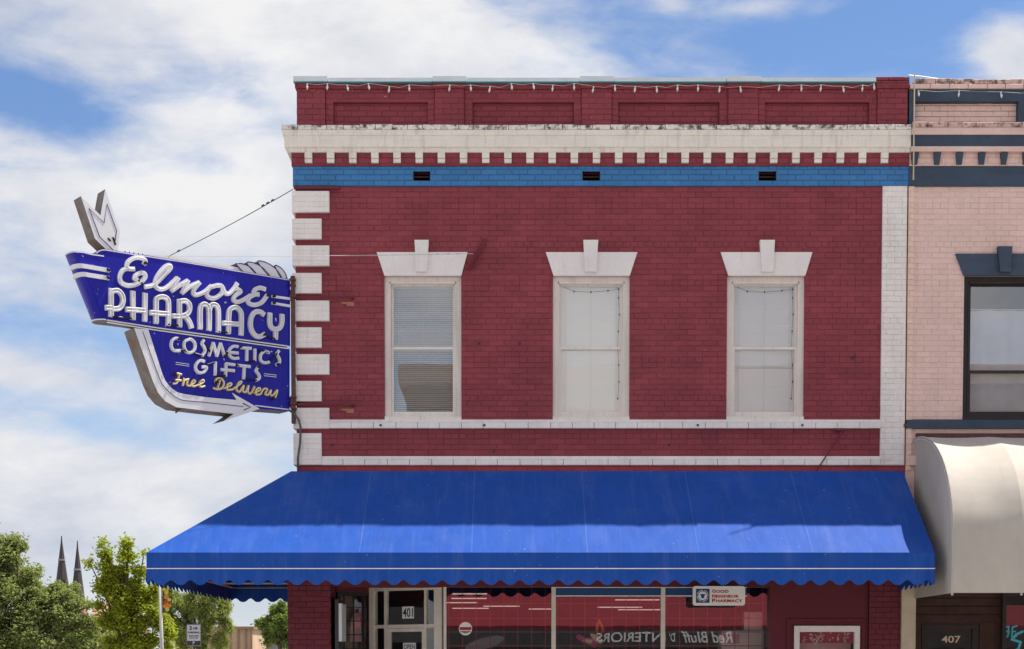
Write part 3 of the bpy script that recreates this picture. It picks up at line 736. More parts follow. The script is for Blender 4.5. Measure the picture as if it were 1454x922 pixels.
# --- main shop window
GY = .12
gz1 = fz(834, GY); gx = [fx(632, 880, GY), fx(786, 880, GY), fx(941, 880, GY), fx(1094, 880, GY)]; gz0 = .55
shop = MB()
for i, x in enumerate(gx):
    w = .03 if 0 < i < 3 else .02
    shop.box(x-w, x+w, GY-.05, GY+.05, gz0, gz1)
shop.box(gx[0]-.02, gx[-1]+.02, GY-.05, GY+.05, gz0-.06, gz0-.001)
shopwin = obj('shop_window', shop, 'alum_frame', B)
box_obj('stall_riser', (gx[0]-.02, pw0, GY-.04, GY+.04, 0, gz0-.061), 'red_smooth', B)
for a, b in zip(gx, gx[1:]):
    obj('pane', MB().add([(a+.02,GY,gz0),(b-.02,GY,gz0),(b-.02,GY,gz1),(a+.02,GY,gz1)], [(0,1,2,3)]), 'shop_glass', shopwin)
    gr = MB(); n = 8; sp = .197
    k = 0; x = a+.05
    while x < b-.03: gr.box(x-.005, x+.005, GY+.03, GY+.042, gz0, gz1); x += sp
    z = fz(897.5, GY)
    while z > gz0: gr.box(a+.02, b-.02, GY+.0425, GY+.0545, z-.006, z+.006); z -= sp
    for z in (fz(878, GY), fz(857, GY)): gr.box(a+.02, b-.02, GY+.0425, GY+.0545, z-.005, z+.005)
    obj('grille', gr, 'grille_red', shopwin, kind='stuff')
# blue header board with white edges, in the second and third bays
hb = MB().box(gx[1]+.031, fx(1060, 840, GY), GY-.03, GY-.02, fz(847, GY), gz1-.0005); hd = obj('header_board', hb, 'emblem_blue', shopwin)
obj('header_trim', MB().box(gx[1]+.031, fx(1060, 840, GY), GY-.034, GY-.0305, fz(847.3, GY), fz(845.8, GY)).box(gx[1]+.031, fx(1060, 840, GY), GY-.034, GY-.0305, fz(835, GY), gz1-.001), 'white_paint', hd)
# --- door set at an angle in the recess
Dr, Dl = at(630, 900, .22), at(527, 900, .92)
du = Vector((Dl.x-Dr.x, Dl.y-Dr.y, 0)); DLEN = du.length; du.normalize(); dn = Vector((-du.y, du.x, 0))
if dn.y > 0: dn = -dn
def dp_(px, py):
    d = ray(px, py); t = (Vector((Dr.x, Dr.y, 0))-CAM).dot(dn)/d.dot(dn); p = CAM+d*t; return ((p-Vector((Dr.x, Dr.y, 0))).dot(du), p.z)
def dbox(mb, u0, u1, z0, z1, f, bk):
    o = Vector((Dr.x, Dr.y, 0)); P = []
    for z in (z0, z1):
        for u, n in ((u0, f), (u1, f), (u1, bk), (u0, bk)): P.append(o+du*u+dn*n+Vector((0, 0, z)))
    mb.hexa(P)
dtop = dp_(600, 833)[1]
U = lambda px: dp_(px, 870)[0]
drail = dp_(580, 889)[1]
df = MB()
dbox(df, 0, U(619), 0, dtop, .05, -.06); dbox(df, U(533), DLEN, 0, dtop, .05, -.06); dbox(df, U(619), U(533), dtop-.05, dtop, .04, -.05)
dbox(df, U(606.5), U(604), 0, dtop-.051, .03, -.04); dbox(df, U(550), U(547), 0, dtop-.051, .03, -.04)
dbox(df, U(619), U(606.5)-.001, drail-.03, drail+.02, .028, -.038); dbox(df, U(604)+.001, U(550)-.001, drail-.03, drail+.02, .028, -.038); dbox(df, U(547)+.001, U(533), drail-.03, drail+.02, .028, -.038)
door = obj('door', df, 'alum_frame', B)
lf = MB(); dbox(lf, U(604)+.003, U(600), .02, drail-.035, .02, -.025); dbox(lf, U(555), U(550)-.003, .02, drail-.035, .02, -.025); dbox(lf, U(600)+.001, U(555)-.001, drail-.085, drail-.035, .019, -.024); dbox(lf, U(600)+.001, U(555)-.001, .02, .25, .019, -.024)
dbox(lf, U(600)+.001, U(555)-.001, .98, 1.04, .06, .045); obj('door_leaf', lf, 'alum_frame', door)
def dquad(name, u0, u1, z0, z1, n, mat):
    o = Vector((Dr.x, Dr.y, 0)); m = MB().add([o+du*u+dn*n+Vector((0, 0, z)) for u, z in ((u0, z0), (u1, z0), (u1, z1), (u0, z1))], [(0,1,2,3)]); return obj(name, m, mat, door)
dquad('pane', U(604), U(550), drail+.02, dtop-.05, 0, 'door_glass'); dquad('pane', U(600), U(555), .25, drail-.085, 0, 'door_glass')
dquad('pane', U(619), U(606.5), .05, dtop-.05, 0, 'door_glass'); dquad('pane', U(547), U(533), .05, dtop-.05, 0, 'door_glass')
def door_card(name, pxa, pxb, pya, pyb, body, hgt):
    ua, ub = U(pxb), U(pxa); za, zb2 = dp_(580, pyb)[1], dp_(580, pya)[1]
    m = MB(); dbox(m, ua, ub, za, zb2, .008, .003); c = obj(name, m, 'sign_white', door)
    o = Vector((Dr.x, Dr.y, 0))+du*((ua+ub)/2)+dn*.010+Vector((0, 0, (za+zb2)/2))
    text_obj('lettering', body, 'black_rubber', face_matrix(o, -du), c, height=hgt, width=(ub-ua)*.86, extrude=.001, bold=.01)
door_card('number_card', 571.5, 588, 861.5, 878.5, '401', .13)
door_card('open_card', 572.5, 590.5, 913, 924, 'OPEN', .07)
# --- side display window left of the door
S0, S1 = fx(478, 880, .55), fx(526, 880, .9)
sdz1 = fz(841, .7)
sd = MB(); p0, p1 = Vector((S0, .55, 0)), Vector((S1, .93, 0)); su = (p1-p0).normalized(); sn = Vector((su.y, -su.x, 0)); sl = (p1-p0).length
def sbox(mb, u0, u1, z0, z1, f, bk):
    P = []
    for z in (z0, z1):
        for u, n in ((u0, f), (u1, f), (u1, bk), (u0, bk)): P.append(p0+su*u+sn*n+Vector((0, 0, z)))
    mb.hexa(P)
sbox(sd, 0, .05, .5, sdz1, .03, -.03); sbox(sd, sl-.04, sl, .5, sdz1, .03, -.03); sbox(sd, .051, sl-.041, sdz1-.05, sdz1, .03, -.03); sbox(sd, .051, sl-.041, .5, .56, .03, -.03)
sidewin = obj('side_display_window', sd, 'dark_frame', B)
g = MB()
for u in (.13, .30, .47): sbox(g, u-.007, u+.007, .5, sdz1-.05, .005, -.009)
zz = sdz1-.22
while zz > .6: sbox(g, .05, sl-.04, zz-.007, zz+.007, .0055, -.0095); zz -= .2
obj('grille', g, 'dark_metal', sidewin)
m = MB(); sbox(m, .05, sl-.04, .5, sdz1-.05, -.30, -.32); obj('backing_board', m, 'tan_trim', sidewin)
m = MB(); m.add([p0+su*u+sn*-.012+Vector((0, 0, z)) for u, z in ((.05, .55), (sl-.04, .55), (sl-.04, sdz1-.05), (.05, sdz1-.05))], [(0,1,2,3)]); obj('pane', m, 'door_glass', sidewin)
m = MB()
prof = [(.32, .0), (.52, .0), (.50, .30), (.46, .42), (.38, .42), (.33, .30)]
m.prism([p0+su*u+sn*-.12+Vector((0, 0, sdz1-.72+z)) for u, z in prof], [p0+su*u+sn*-.16+Vector((0, 0, sdz1-.72+z)) for u, z in prof]); obj('hanging_garment', m, 'pink_light', sidewin)
box_obj('stall_riser', (px1-.01, S1, .56, .6, 0, .5), 'red_smooth', B)
box_obj('entry_soffit', (px1-.01, gx[0], .301, 1.2, 3.02, 3.1), 'red_smooth', B)
m = MB(); o_ = Vector((0, 0, 0)); sbox(m, -.02, sl+.02, sdz1+.001, 3.02, .02, -.04); obj('transom_panel', m, 'red_smooth', B)
m = MB(); dbox(m, .0, DLEN, dtop+.001, 3.02, .02, -.05); obj('transom_panel', m, 'red_smooth', B)
# shop interior
box_obj('shop_floor', (XL+.31, XR-.31, .31, 9, .002, .02), 'interior_light', B)
box_obj('shop_back_wall', (XL+.31, XR-.31, 8.9, 9.0, .021, 4.29), 'interior', B)
box_obj('shop_ceiling', (XL+.31, XR-.31, .31, 8.89, 3.5, 3.6), 'interior', B)
obj('masonry', MAS, MASM, B, kind='stuff')
for (px_, py_, ya, hl) in ((667, 843.5, 3.4, .28), (666, 850, 4.4, .30), (668, 864, 6.2, .33), (712, 861, 5.6, .32), (770, 865, 6.6, .25), (905, 852, 4.6, .38), (880, 862.5, 5.8, .40), (910, 866, 6.6, .42), (655, 856, 5.2, .28)):
    p_ = at(px_, py_, ya); xa, zl_ = p_.x, p_.z
    t = thing('tube_lamp', (xa, ya, zl_), 'small white ceiling strip lamp inside the shop behind red tinted glass', 'lamp', 'strip lamps on the shop ceiling')
    obj('tube', MB().tube([(xa-hl, ya, zl_), (xa+hl, ya, zl_)], .009, 8), 'tube_light', t)
    obj('housing', MB().box(xa-hl-.02, xa+hl+.02, ya-.05, ya+.05, zl_+.02, zl_+.05).tube([(xa-hl*.6, ya, zl_+.05), (xa-hl*.6, ya, 3.5)], .008, 5).tube([(xa+hl*.6, ya, zl_+.05), (xa+hl*.6, ya, 3.5)], .008, 5), 'sign_dark', t)

# ------------------------------------------------------------------ ground floor of the pink building
zc = 2.9
box_obj('beige_post', (rx1+.001, fx(1299, 880, -.05), -.10, .3, 0, 3.4), 'pipe_beige', NB_)
nx0 = fx(1299, 880, -.05)+.001
wd = MB(); DX = (fx(1308, 900, .35), fx(1385, 900, .35))
wd.box(nx0, fx(1308, 900, .3), .3, .36, 0, 3.2); wd.box(fx(1391, 900, .3), fx(1424, 900, .3), .3, .36, 0, 3.2); wd.box(fx(1308, 900, .3), fx(1391, 900, .3), .3, .36, fz(886, .3), 3.2)
wp = obj('wood_panelling', wd, 'brown_wood', NB_)
for k in range(6):
    zz = fz(886, .3)+.02+k*.12; obj('plank', MB().brick(nx0+.01, fx(1422, 900, .3), .285, .2995, zz, zz+.108, 0, .006), 'brown_wood', wp)
m = MB(); x0, x1, z1 = fx(1309, 900, .32), fx(1390, 900, .32), fz(887, .32)
m.box(x0, x0+.09, .32, .40, 0, z1); m.box(x1-.09, x1, .32, .40, 0, z1); m.box(x0+.09, x1-.09, .32, .40, z1-.06, z1); m.box(x0+.09, x1-.09, .32, .40, 1.55, 1.63)
nd = obj('door', m, 'dark_frame', NB_)
obj('pane', MB().add([(x0+.085,.36,.1),(x1-.085,.36,.1),(x1-.085,.36,z1-.05),(x0+.085,.36,z1-.05)], [(0,1,2,3)]), 'door_glass', nd)
text_obj('lettering', '407', 'letter_gold', face_matrix(at(1350.5, 908, .35), (1, 0, 0)), nd, height=.10, width=.27, extrude=.001, bold=.012)
a = fx(1426, 900, .2)
m = MB(); m.box(a-.03, a+.02, .18, .3, 0, 3.2); m.box(a+.02, NX1-.3, .18, .3, 2.5, 3.2); m.box(a+.02, NX1-.3, .18, .3, 0, .5); nsw = obj('shop_window', m, 'dark_frame', NB_)
obj('pane', MB().add([(a,.24,.5),(NX1-.3,.24,.5),(NX1-.3,.24,2.5),(a,.24,2.5)], [(0,1,2,3)]), 'door_glass', nsw)
cy = MB()
def flat_stroke(mb, pts, w, Y, d=.004):
    for i in range(len(pts)-1):
        p, q = Vector(pts[i]), Vector(pts[i+1]); dd = (q-p).normalized(); nn = Vector((-dd.y, dd.x))*w/2; e = dd*w*.45
        L_ = [p-e+nn, p-e-nn, q+e-nn, q+e+nn]; y = Y-i*.0006
        mb.prism([(c.x, y, c.y) for c in L_], [(c.x, y+d, c.y) for c in L_])
PX = lambda pts: [(fx(a_, b_, .22), fz(b_, .22)) for a_, b_ in pts]
flat_stroke(cy, PX([(1427, 891), (1433, 890), (1432, 896), (1428, 897), (1433, 897), (1431, 904), (1426, 905)]), .022, .232)
flat_stroke(cy, PX([(1444, 889), (1438, 891), (1437, 904), (1443, 904)]), .022, .228); flat_stroke(cy, PX([(1437, 897), (1442, 897)]), .02, .222)
flat_stroke(cy, PX([(1452, 897), (1443, 901), (1437, 908), (1449, 912), (1446, 922), (1437, 926)]), .035, .218)
obj('lettering', cy, 'letter_cyan', nsw)
obj('interior_panel', MB().box(nx0, NX1-.3, 2.5, 2.6, .02, 4.19), 'interior', NB_)
obj('soffit', MB().box(nx0, NX1, .0, .29, 3.2, 3.4), 'brown_wood', NB_)

# ------------------------------------------------------------------ blue corner awning
AD = 1.79; AXL = fx(208, 784, -AD); AXR = fx(1281.5, 670, -.07); ATZ = fz(669.5, -.07); AFZ = fz(785, -AD); AEY = 4.3; TY = -.07; TX = XL-.07
AW = thing('blue_awning', (0, -.9, 0), 'blue canvas corner awning with wavy valance over the pharmacy shop front', 'awning')
def wav(x, y): return .010*math.sin(x*5.1+y*3)+.006*math.sin(x*11.7-y*7+1.3)+.004*math.sin(x*23+y*13)
def grid(fn, nu, nv):
    m = MB(); m.add([fn(i/nu, j/nv) for j in range(nv+1) for i in range(nu+1)], [(j*(nu+1)+i, j*(nu+1)+i+1, (j+1)*(nu+1)+i+1, (j+1)*(nu+1)+i) for j in range(nv) for i in range(nu)]); return m
def solid(o, t):
    md = o.modifiers.new('thickness', 'SOLIDIFY'); md.thickness = t; md.offset = 0; es = o.modifiers.new('edges', 'EDGE_SPLIT'); es.split_angle = R(40); return o
seam = [TX, fx(527, 672, TY), fx(674, 672, TY), fx(826, 672, TY), fx(972, 672, TY), fx(1122, 672, TY), AXR]
for k in range(6):
    a, b = seam[k], seam[k+1]; fa, fb = (AXL if k == 0 else a), b
    def slope(u, v, a=a, b=b, fa=fa, fb=fb, k=k):
        x = (a+(b-a)*u)*(1-v)+(fa+(fb-fa)*u)*v; y = TY+(-AD-TY)*v; e = math.sin(math.pi*u)**2 if 0 < u < 1 else 0
        z = ATZ+(AFZ-ATZ)*v - .010*e*math.sin(math.pi*min(1, v*1.02)) + .55*wav(x, y)*e*(.25+.75*v)*(1 if v < .999 else 0)
        if k == 0: z += .006*math.sin((x+y*2)*26)*v*v*(1-v)*3*e
        return (x, y, z)
    o = solid(obj('canvas_panel', grid(slope, 26, 20), 'blue_canvas', AW, smooth=True), .004)
    if k:
        nz_ = Vector((0, (AFZ-ATZ), AD+TY)).normalized(); nz_ = nz_ if nz_.z > 0 else -nz_
        obj('seam', MB().add([Vector((a+dx_, TY+(-AD-TY)*t, ATZ+(AFZ-ATZ)*t))+nz_*.003 for t in (.0, .999) for dx_ in (-.008, .008)], [(0, 1, 3, 2)]), 'seam_canvas', o)
sy = [TY, 1.3, 2.8, AEY]
for k in range(3):
    a, b = sy[k], sy[k+1]; fa, fb = (-AD if k == 0 else a), b
    def slope2(u, v, a=a, b=b, fa=fa, fb=fb):
        y = (a+(b-a)*u)*(1-v)+(fa+(fb-fa)*u)*v; x = TX+(AXL-TX)*v; e = math.sin(math.pi*u) if 0 < u < 1 else 0
        return (x, y, ATZ+(AFZ-ATZ)*v-.02*e*math.sin(math.pi*v)+wav(y, x)*e*v*(1-v)*2)
    solid(obj('canvas_panel', grid(slope2, 16, 12), 'blue_canvas', AW, smooth=True), .004)
# end panels
solid(obj('end_panel', MB().add([(AXR, TY, ATZ), (AXR, -AD, AFZ), (AXR, TY, AFZ)], [(0, 1, 2)]), 'blue_canvas', AW), .004)
FZ1 = fz(807.5, -AD); VB = fz(829.5, -AD)
def scallop(t, L, pitch=.252): # height of the wavy hem above its lowest point
    c = (math.sin(2*math.pi*t/pitch)+1)/2; return .062*(c**1.5)
def valance(p, q, inset=0.0):
    p, q = Vector(p), Vector(q); L = (q-p).length; n = max(4, int(L/.018)); d = (q-p)/L; nrm = Vector((d.y, -d.x, 0))
    top = []; mid = []; bot = []
    for i in range(n+1):
        t = L*i/n; s = p+d*t; w = .007*math.sin(t*6.3)+.004*math.sin(t*17)
        top.append(Vector((s.x, s.y, AFZ))); mid.append(Vector((s.x, s.y, FZ1))); z = VB-.012+scallop(t, L)
        b = Vector((s.x, s.y, z))+nrm*(w+.012*math.sin(2*math.pi*t/.252)); bot.append(b)
    m = MB(); m.add(top+mid, [(i, i+n+1, i+n+2, i+1) for i in range(n)]); f = solid(obj('fascia', m, 'blue_canvas', AW, smooth=True), .004)
    m = MB(); m2 = [(a+b)/2+nrm*.004*math.sin(i*.4) for i, (a, b) in enumerate(zip(mid, bot))]; k = n+1
    m.add(mid+m2+bot, [(i, i+k, i+k+1, i+1) for i in range(n)]+[(i+k, i+2*k, i+2*k+1, i+k+1) for i in range(n)]); v = solid(obj('valance', m, 'blue_canvas', AW, smooth=True), .004)
    obj('piping', MB().tube([p+Vector((0, 0, FZ1-p.z))+nrm*.006, q+Vector((0, 0, FZ1-q.z))+nrm*.006], .007, 6), 'white_paint', v)
valance((AXL, -AD, AFZ), (AXR, -AD, AFZ)); valance((AXL, AEY, AFZ), (AXL, -AD, AFZ)); valance((AXR, -AD, AFZ), (AXR, -.08, AFZ)); valance((TX, AEY, AFZ), (AXL, AEY, AFZ))
# frame
fr = MB(); r = .018; zf = FZ1+.03
fr.tube([(AXL+.03, -AD+.03, zf), (AXR-.03, -AD+.03, zf)], r).tube([(AXL+.03, AEY-.03, zf), (AXL+.03, -AD+.03, zf)], r).tube([(TX, AEY-.03, zf), (AXL+.03, AEY-.03, zf)], r)
for x in seam[1:-1]+[AXR-.03]:
    fr.tube([(x, TY, ATZ-.10), (x, -AD+.03, AFZ-.07)], r).tube([(x, -.13, zf), (x, -AD+.03, zf)], r)
for y in sy[1:]: fr.tube([(TX, y-.03, ATZ-.10), (AXL+.03, y-.03, AFZ-.07)], r).tube([(TX, y-.03, zf), (AXL+.03, y-.03, zf)], r)
obj('frame', fr, 'pole_grey', AW)

# ------------------------------------------------------------------ cream awning on the pink building
CD = 2.02; CX0 = fx(1298, 640, 0); CX1 = 13.0; CZ1 = fz(624); CZ0 = fz(842, -CD)
CA = thing('cream_awning', (8.5, -1, 0), 'cream rounded canvas awning at the right edge beside the blue awning', 'awning')
prof = []
zk = fz(775, -CD)
for i in range(15):
    t = i/14*math.pi/2; prof.append((-CD*math.sin(t)**.95, zk+(CZ1-zk)*math.cos(t)**.9))
prof[0] = (-.01, CZ1); prof += [(-CD, zk-.35), (-CD+.01, CZ0)]
ribs = [CX0]; x = fx(1391, 625, -.1)
while x < CX1: ribs.append(x); x += .98
ribs.append(CX1)
for a, b in zip(ribs, ribs[1:]):
    def ca(u, v, a=a, b=b):
        n = len(prof)-1; f = v*n; i = min(int(f), n-1); t = f-i; y = prof[i][0]*(1-t)+prof[i+1][0]*t; z = prof[i][1]*(1-t)+prof[i+1][1]*t
        e = math.sin(math.pi*u) if 0 < u < 1 else 0; s = .045*e*math.sin(math.pi*min(1, v*1.05))
        return (a+(b-a)*u, y+s*.9+.004*math.sin(z*9+a)*e, z-s*.8)
    solid(obj('canvas_panel', grid(ca, 22, 40), 'cream_canvas', CA, smooth=True), .004)
    obj('rib', MB().tube([(a, y+.03 if j else y, z-.03) for j, (y, z) in enumerate(prof)], .016, 6), 'pole_grey', CA)
n = len(prof); ep = [(CX0, y, z) for y, z in prof]+[(CX0, -.01, CZ0)]
m = MB()
for i in range(n-1): m.add([(CX0+.001, prof[i][0], prof[i][1]), (CX0+.001, prof[i+1][0], prof[i+1][1]), (CX0+.001, -.01, prof[i+1][1] if i < n-1 else CZ0), (CX0+.001, -.01, prof[i][1])], [(0, 1, 2, 3)])
solid(obj('end_panel', m, 'cream_canvas', CA), .004)
obj('edge_piping', MB().tube([(CX0-.002, y, z) for y, z in prof], .012, 6), 'cream_canvas', CA)

# ------------------------------------------------------------------ neon blade sign at the corner
SA = at(412, 490, -.10); SU = Vector((-.793, -.609, 0)).normalized(); SN = Vector((.609, -.793, 0)).normalized(); TH = .30
SG = thing('neon_sign', (SA.x-1.2, SA.y-.9, fz(590)), 'dark blue and white neon pharmacy sign with bent arrow jutting from the corner', 'sign')
def S(px, py, off=0.0):
    d = ray(px, py); t = (SA-CAM).dot(SN)/d.dot(SN); return CAM+d*t+SN*off
def sprism(pts, f, bk, mb=None, mi=0, smi=None):
    mb = mb or MB(); return mb.prism([S(x, y, f) for x, y in pts], [S(x, y, bk) for x, y in pts], mi, smi)
# upper panel, with rounded nose
crT, crB = (107.3, 356.7), (150.7, 455.5)
top = [(107.3, 356.7), (118, 357.5), (128, 360), (135, 361), (137.5, 357.5), (142, 354.6), (148, 353.8), (160, 355.6), (200, 361.5), (260, 371), (330, 383), (412, 396.7)]
bot = [(412, 492), (330, 480.5), (220, 465), (170, 457.5), (150.7, 455.5)]
up = MB(); sprism(top+bot, 0, -TH, up, 0, 1); upper = obj('upper_panel', up, ['sign_blue', 'sign_metal'], SG)
ns = MB(); rows = []
NL = 8
for j in range(NL+1):
    t = j/NL; x = crT[0]+(crB[0]-crT[0])*t; y = crT[1]+(crB[1]-crT[1])*t; rr = .055+.055*t
    f = S(x, y, 0); b = S(x, y, -TH); c = (f+b)/2; rows.append([c+SN*(TH/2)*math.cos(q/12*math.pi)+SU*rr*math.sin(q/12*math.pi) for q in range(13)])
vs = [p for r_ in rows for p in r_]
ns.add(vs, [(j*13+q, (j+1)*13+q, (j+1)*13+q+1, j*13+q+1) for j in range(NL) for q in range(12)], 0)
ns.add(rows[0], [tuple(range(13))], 0); ns.add(rows[-1], [tuple(reversed(range(13)))], 1)
nose = obj('nose', ns, ['sign_blue', 'sign_metal'], SG); smooth_auto(nose, 50)
# lower panel
low = [(411.5, 495), (330, 483.5), (220, 468.5), (192, 465), (217, 542), (224, 558), (234, 569), (250, 577), (292, 583.5), (340, 586), (368, 580.8), (411.5, 584)]
lo = MB(); sprism([(x, y) for x, y in low], -.004, -TH+.004, lo, 0, 1); lower = obj('lower_panel', lo, ['sign_blue', 'sign_metal'], SG)
# arrow shaft and head, proud
shaft = [(190, 466.3), (216.8, 542.4), (223.7, 558), (234, 570), (249.7, 578.5), (290, 583.5), (331.5, 588), (316.4, 598.6), (368.2, 580.7), (328.6, 558), (335.4, 568.3), (293, 564.6), (262, 560), (251.5, 557.5), (241, 550), (234, 540.5), (229, 528), (210, 468.2)]
ar = MB(); sprism(shaft, .012, -TH-.01, ar, 0, 1); arrow = obj('arrow', ar, ['sign_white', 'sign_metal'], SG)
def ribbon(mb, pts, w, off, depth=.03, k=6, mi=0, smooth=True, step=.0035, px=True, taper=None):
    P = catmull(pts, k) if smooth else [Vector(p) for p in pts]
    Q = [S(p.x, p.y, 0) for p in P]; n = len(Q); ww = w/109.0
    L0 = []; L1 = []
    for i in range(n):
        d = (Q[min(i+1, n-1)]-Q[max(i-1, 0)]); d = d.normalized() if d.length > 0 else SU; nn = SN.cross(d).normalized()
        h = ww/2*(taper(i/(n-1)) if taper else 1); e = Vector()
        L0.append(Q[i]+nn*h); L1.append(Q[i]-nn*h)
    d0 = (Q[1]-Q[0]).normalized()*ww*.3; d1 = (Q[-1]-Q[-2]).normalized()*ww*.3
    L0[0] -= d0*.6; L1[0] -= d0*.6; L0[-1] += d1*.6; L1[-1] += d1*.6
    vs = []
    for i in range(n):
        o = off+depth+step*i/n
        vs += [L0[i]+SN*o, L1[i]+SN*o, L0[i]+SN*off, L1[i]+SN*off]
    fs = []
    for i in range(n-1):
        a, b = i*4, (i+1)*4; fs += [(a, a+1, b+1, b), (a+2, a, b, b+2), (a+1, a+3, b+3, b+1)]
    fs += [(0, 2, 3, 1), ((n-1)*4, (n-1)*4+1, (n-1)*4+3, (n-1)*4+2)]
    mb.add(vs, fs, mi); return P
def stube(mb, pts, off, r, k=6, smooth=True, shift=0.0, n=5):
    P = catmull(pts, k) if smooth else [Vector(p) for p in pts]; Q = [S(p.x, p.y, off) for p in P]; m_ = len(Q)
    if shift:
        out = []
        for i in range(m_):
            d = (Q[min(i+1, m_-1)]-Q[max(i-1, 0)]).normalized(); out.append(Q[i]+SN.cross(d).normalized()*shift)
        Q = out
    mb.tube(Q, r, n)
z1_ = lambda pts: [(90+x/6.5875, 340+y/6.5875) for x, y in pts]
z2_ = lambda pts: [(160+x/7.686, 350+y/7.686) for x, y in pts]
z3_ = lambda pts: [(280+x/6.586, 360+y/6.586) for x, y in pts]
z4_ = lambda pts: [(220+x/6.585, 460+y/6.585) for x, y in pts]
z5_ = lambda pts: [(90+x/7.68, 255+y/7.68) for x, y in pts]
z6_ = lambda pts: [(130+x/5.7625, 440+y/5.7625) for x, y in pts]
z7_ = lambda pts: [(330+x/14.54, 360+y/14.54) for x, y in pts]
# trim lines
def lines(name, parent, mat, sets, off, depth=.004):
    m = MB()
    for i, (pts, w, sm) in enumerate(sets): ribbon(m, pts, w, off+i*.0004, depth, 5, 0, sm, .0003)
    return obj(name, m, mat, parent)
lines('trim_stripe', upper, 'sign_white', [(z4_([(-450, -35), (0, 36), (1258, 212)]), 1.7, False), (z4_([(-450, -14), (0, 58), (1258, 234)]), 1.7, False),
    ([(137, 359.8), (140, 357), (145, 355.3), (149, 355.2), (200, 363.2), (260, 372.3), (411, 398)], 1.3, False), ([(108, 358), (118, 358.6), (130, 361.6), (147, 364)], 1.6, False), ([(150.7, 454.6), (411, 491.3)], .01, False)], .002)
m = MB()
for nm, (ya, yb) in {'a': ((357.6), (359.4))}.items():
    pass
# white stripes that wrap the nose
for kk, (yy0, yy1) in enumerate(((243, 290), (325, 365))):
    pass
def nose_pt(t, q, off=.006):
    x = crT[0]+(crB[0]-crT[0])*t; y = crT[1]+(crB[1]-crT[1])*t; rr = .055+.055*t+off
    c = S(x, y, -TH/2); return c+SN*(TH/2+off)*math.cos(q)+SU*rr*math.sin(q)
for (t0, pe, w) in ((.215, z1_([(210, 255), (425, 293)]), .055), (.338, z1_([(230, 335), (425, 366)]), .055)):
    m = MB(); pts = [nose_pt(t0, q/10*math.pi*.62, .012) for q in range(10, -1, -1)]+[S(x, y, .012) for x, y in pe]
    for p, q in zip(pts, pts[1:]):
        pass
    vs = []
    for i, p in enumerate(pts):
        d = (pts[min(i+1, len(pts)-1)]-pts[max(i-1, 0)]).normalized(); u_ = Vector((0, 0, 1)); nr = d.cross(u_).normalized(); nr = nr if nr.dot(SN+SU*.2) > 0 else -nr
        vs += [p+u_*w/2+nr*.006, p-u_*w/2+nr*.006, p+u_*w/2-nr*.03, p-u_*w/2-nr*.03]
    fs = []
    for i in range(len(pts)-1):
        a, b = i*4, i*4+4; fs += [(a, a+1, b+1, b), (a+2, a, b, b+2), (a+1, a+3, b+3, b+1)]
    k_ = (len(pts)-1)*4; fs += [(0, 2, 3, 1), (k_, k_+1, k_+3, k_+2)]
    m.add(vs, fs); st = obj('wrap_stripe', m, 'sign_white', upper)
    e = S(*pe[-1], .03); obj('electrode', MB().tube([e-SN*.03, e+SN*.03+SU*.04], .018, 6), 'black_rubber', st)
# nose top and bottom trim
obj('nose_trim', MB().tube([nose_pt(.012, q/10*math.pi*.62, .004) for q in range(11)], .009, 5).tube([nose_pt(.985, q/10*math.pi*.7, .004) for q in range(11)], .010, 5), 'sign_white', upper)
# top rail and feathers
tr = MB(); sprism([(205.5, 362.4), (208, 360.8), (212, 360.4), (245, 364), (300, 372.6), (350, 381), (362, 388), (300, 377.6), (207, 362.6)], -.03, -TH+.05, tr, 0, 1); obj('top_rail', tr, ['sign_white', 'sign_metal'], SG)
feathers = [[(85, 200), (200, 205), (340, 255), (440, 335), (500, 425), (380, 412), (260, 392), (150, 290)],
            [(315, 175), (440, 185), (580, 245), (700, 350), (790, 475), (650, 455), (520, 432), (370, 280)],
            [(545, 150), (680, 165), (830, 240), (950, 350), (1040, 515), (900, 495), (795, 480), (610, 270)],
            [(905, 235), (1010, 275), (1090, 360), (1135, 440), (1158, 550), (1100, 540), (1045, 520), (950, 370)]]
for i, f in enumerate(feathers):
    m = MB(); pts = [tuple(p) for p in catmull(z7_(f), 3, True)]; sprism(pts, -.02-.006*i, -TH+.03+.006*i, m, 0, 1); fo = obj('feather', m, ['sign_white', 'sign_metal'], SG)
    m = MB(); stube(m, pts+[pts[0]], -.016-.006*i, .0065, smooth=False); obj('feather_outline', m, 'sign_trim_blue', fo)
# arrow tail above
tail = z5_([(200, 175), (415, 385), (465, 100), (630, 565), (604, 770), (490, 770), (355, 640)])
m = MB(); sprism(tail, -.03, -TH+.03, m, 0, 1); tl = obj('arrow_tail', m, ['sign_white', 'sign_metal'], SG)
m = MB(); ribbon(m, z5_([(570, 700), (590, 555), (485, 260), (455, 470), (290, 310), (405, 620), (555, 765)]), 1.0, -.03, .004, 4, 0, False, .001); obj('tail_outline', m, 'sign_trim_blue', tl)
m = MB()
for (a, b) in (((485, 640), (515, 675)), ((540, 630), (570, 715))): stube(m, z5_([a, b]), 0.0, .014, smooth=False)
obj('electrode', m, 'black_rubber', tl)
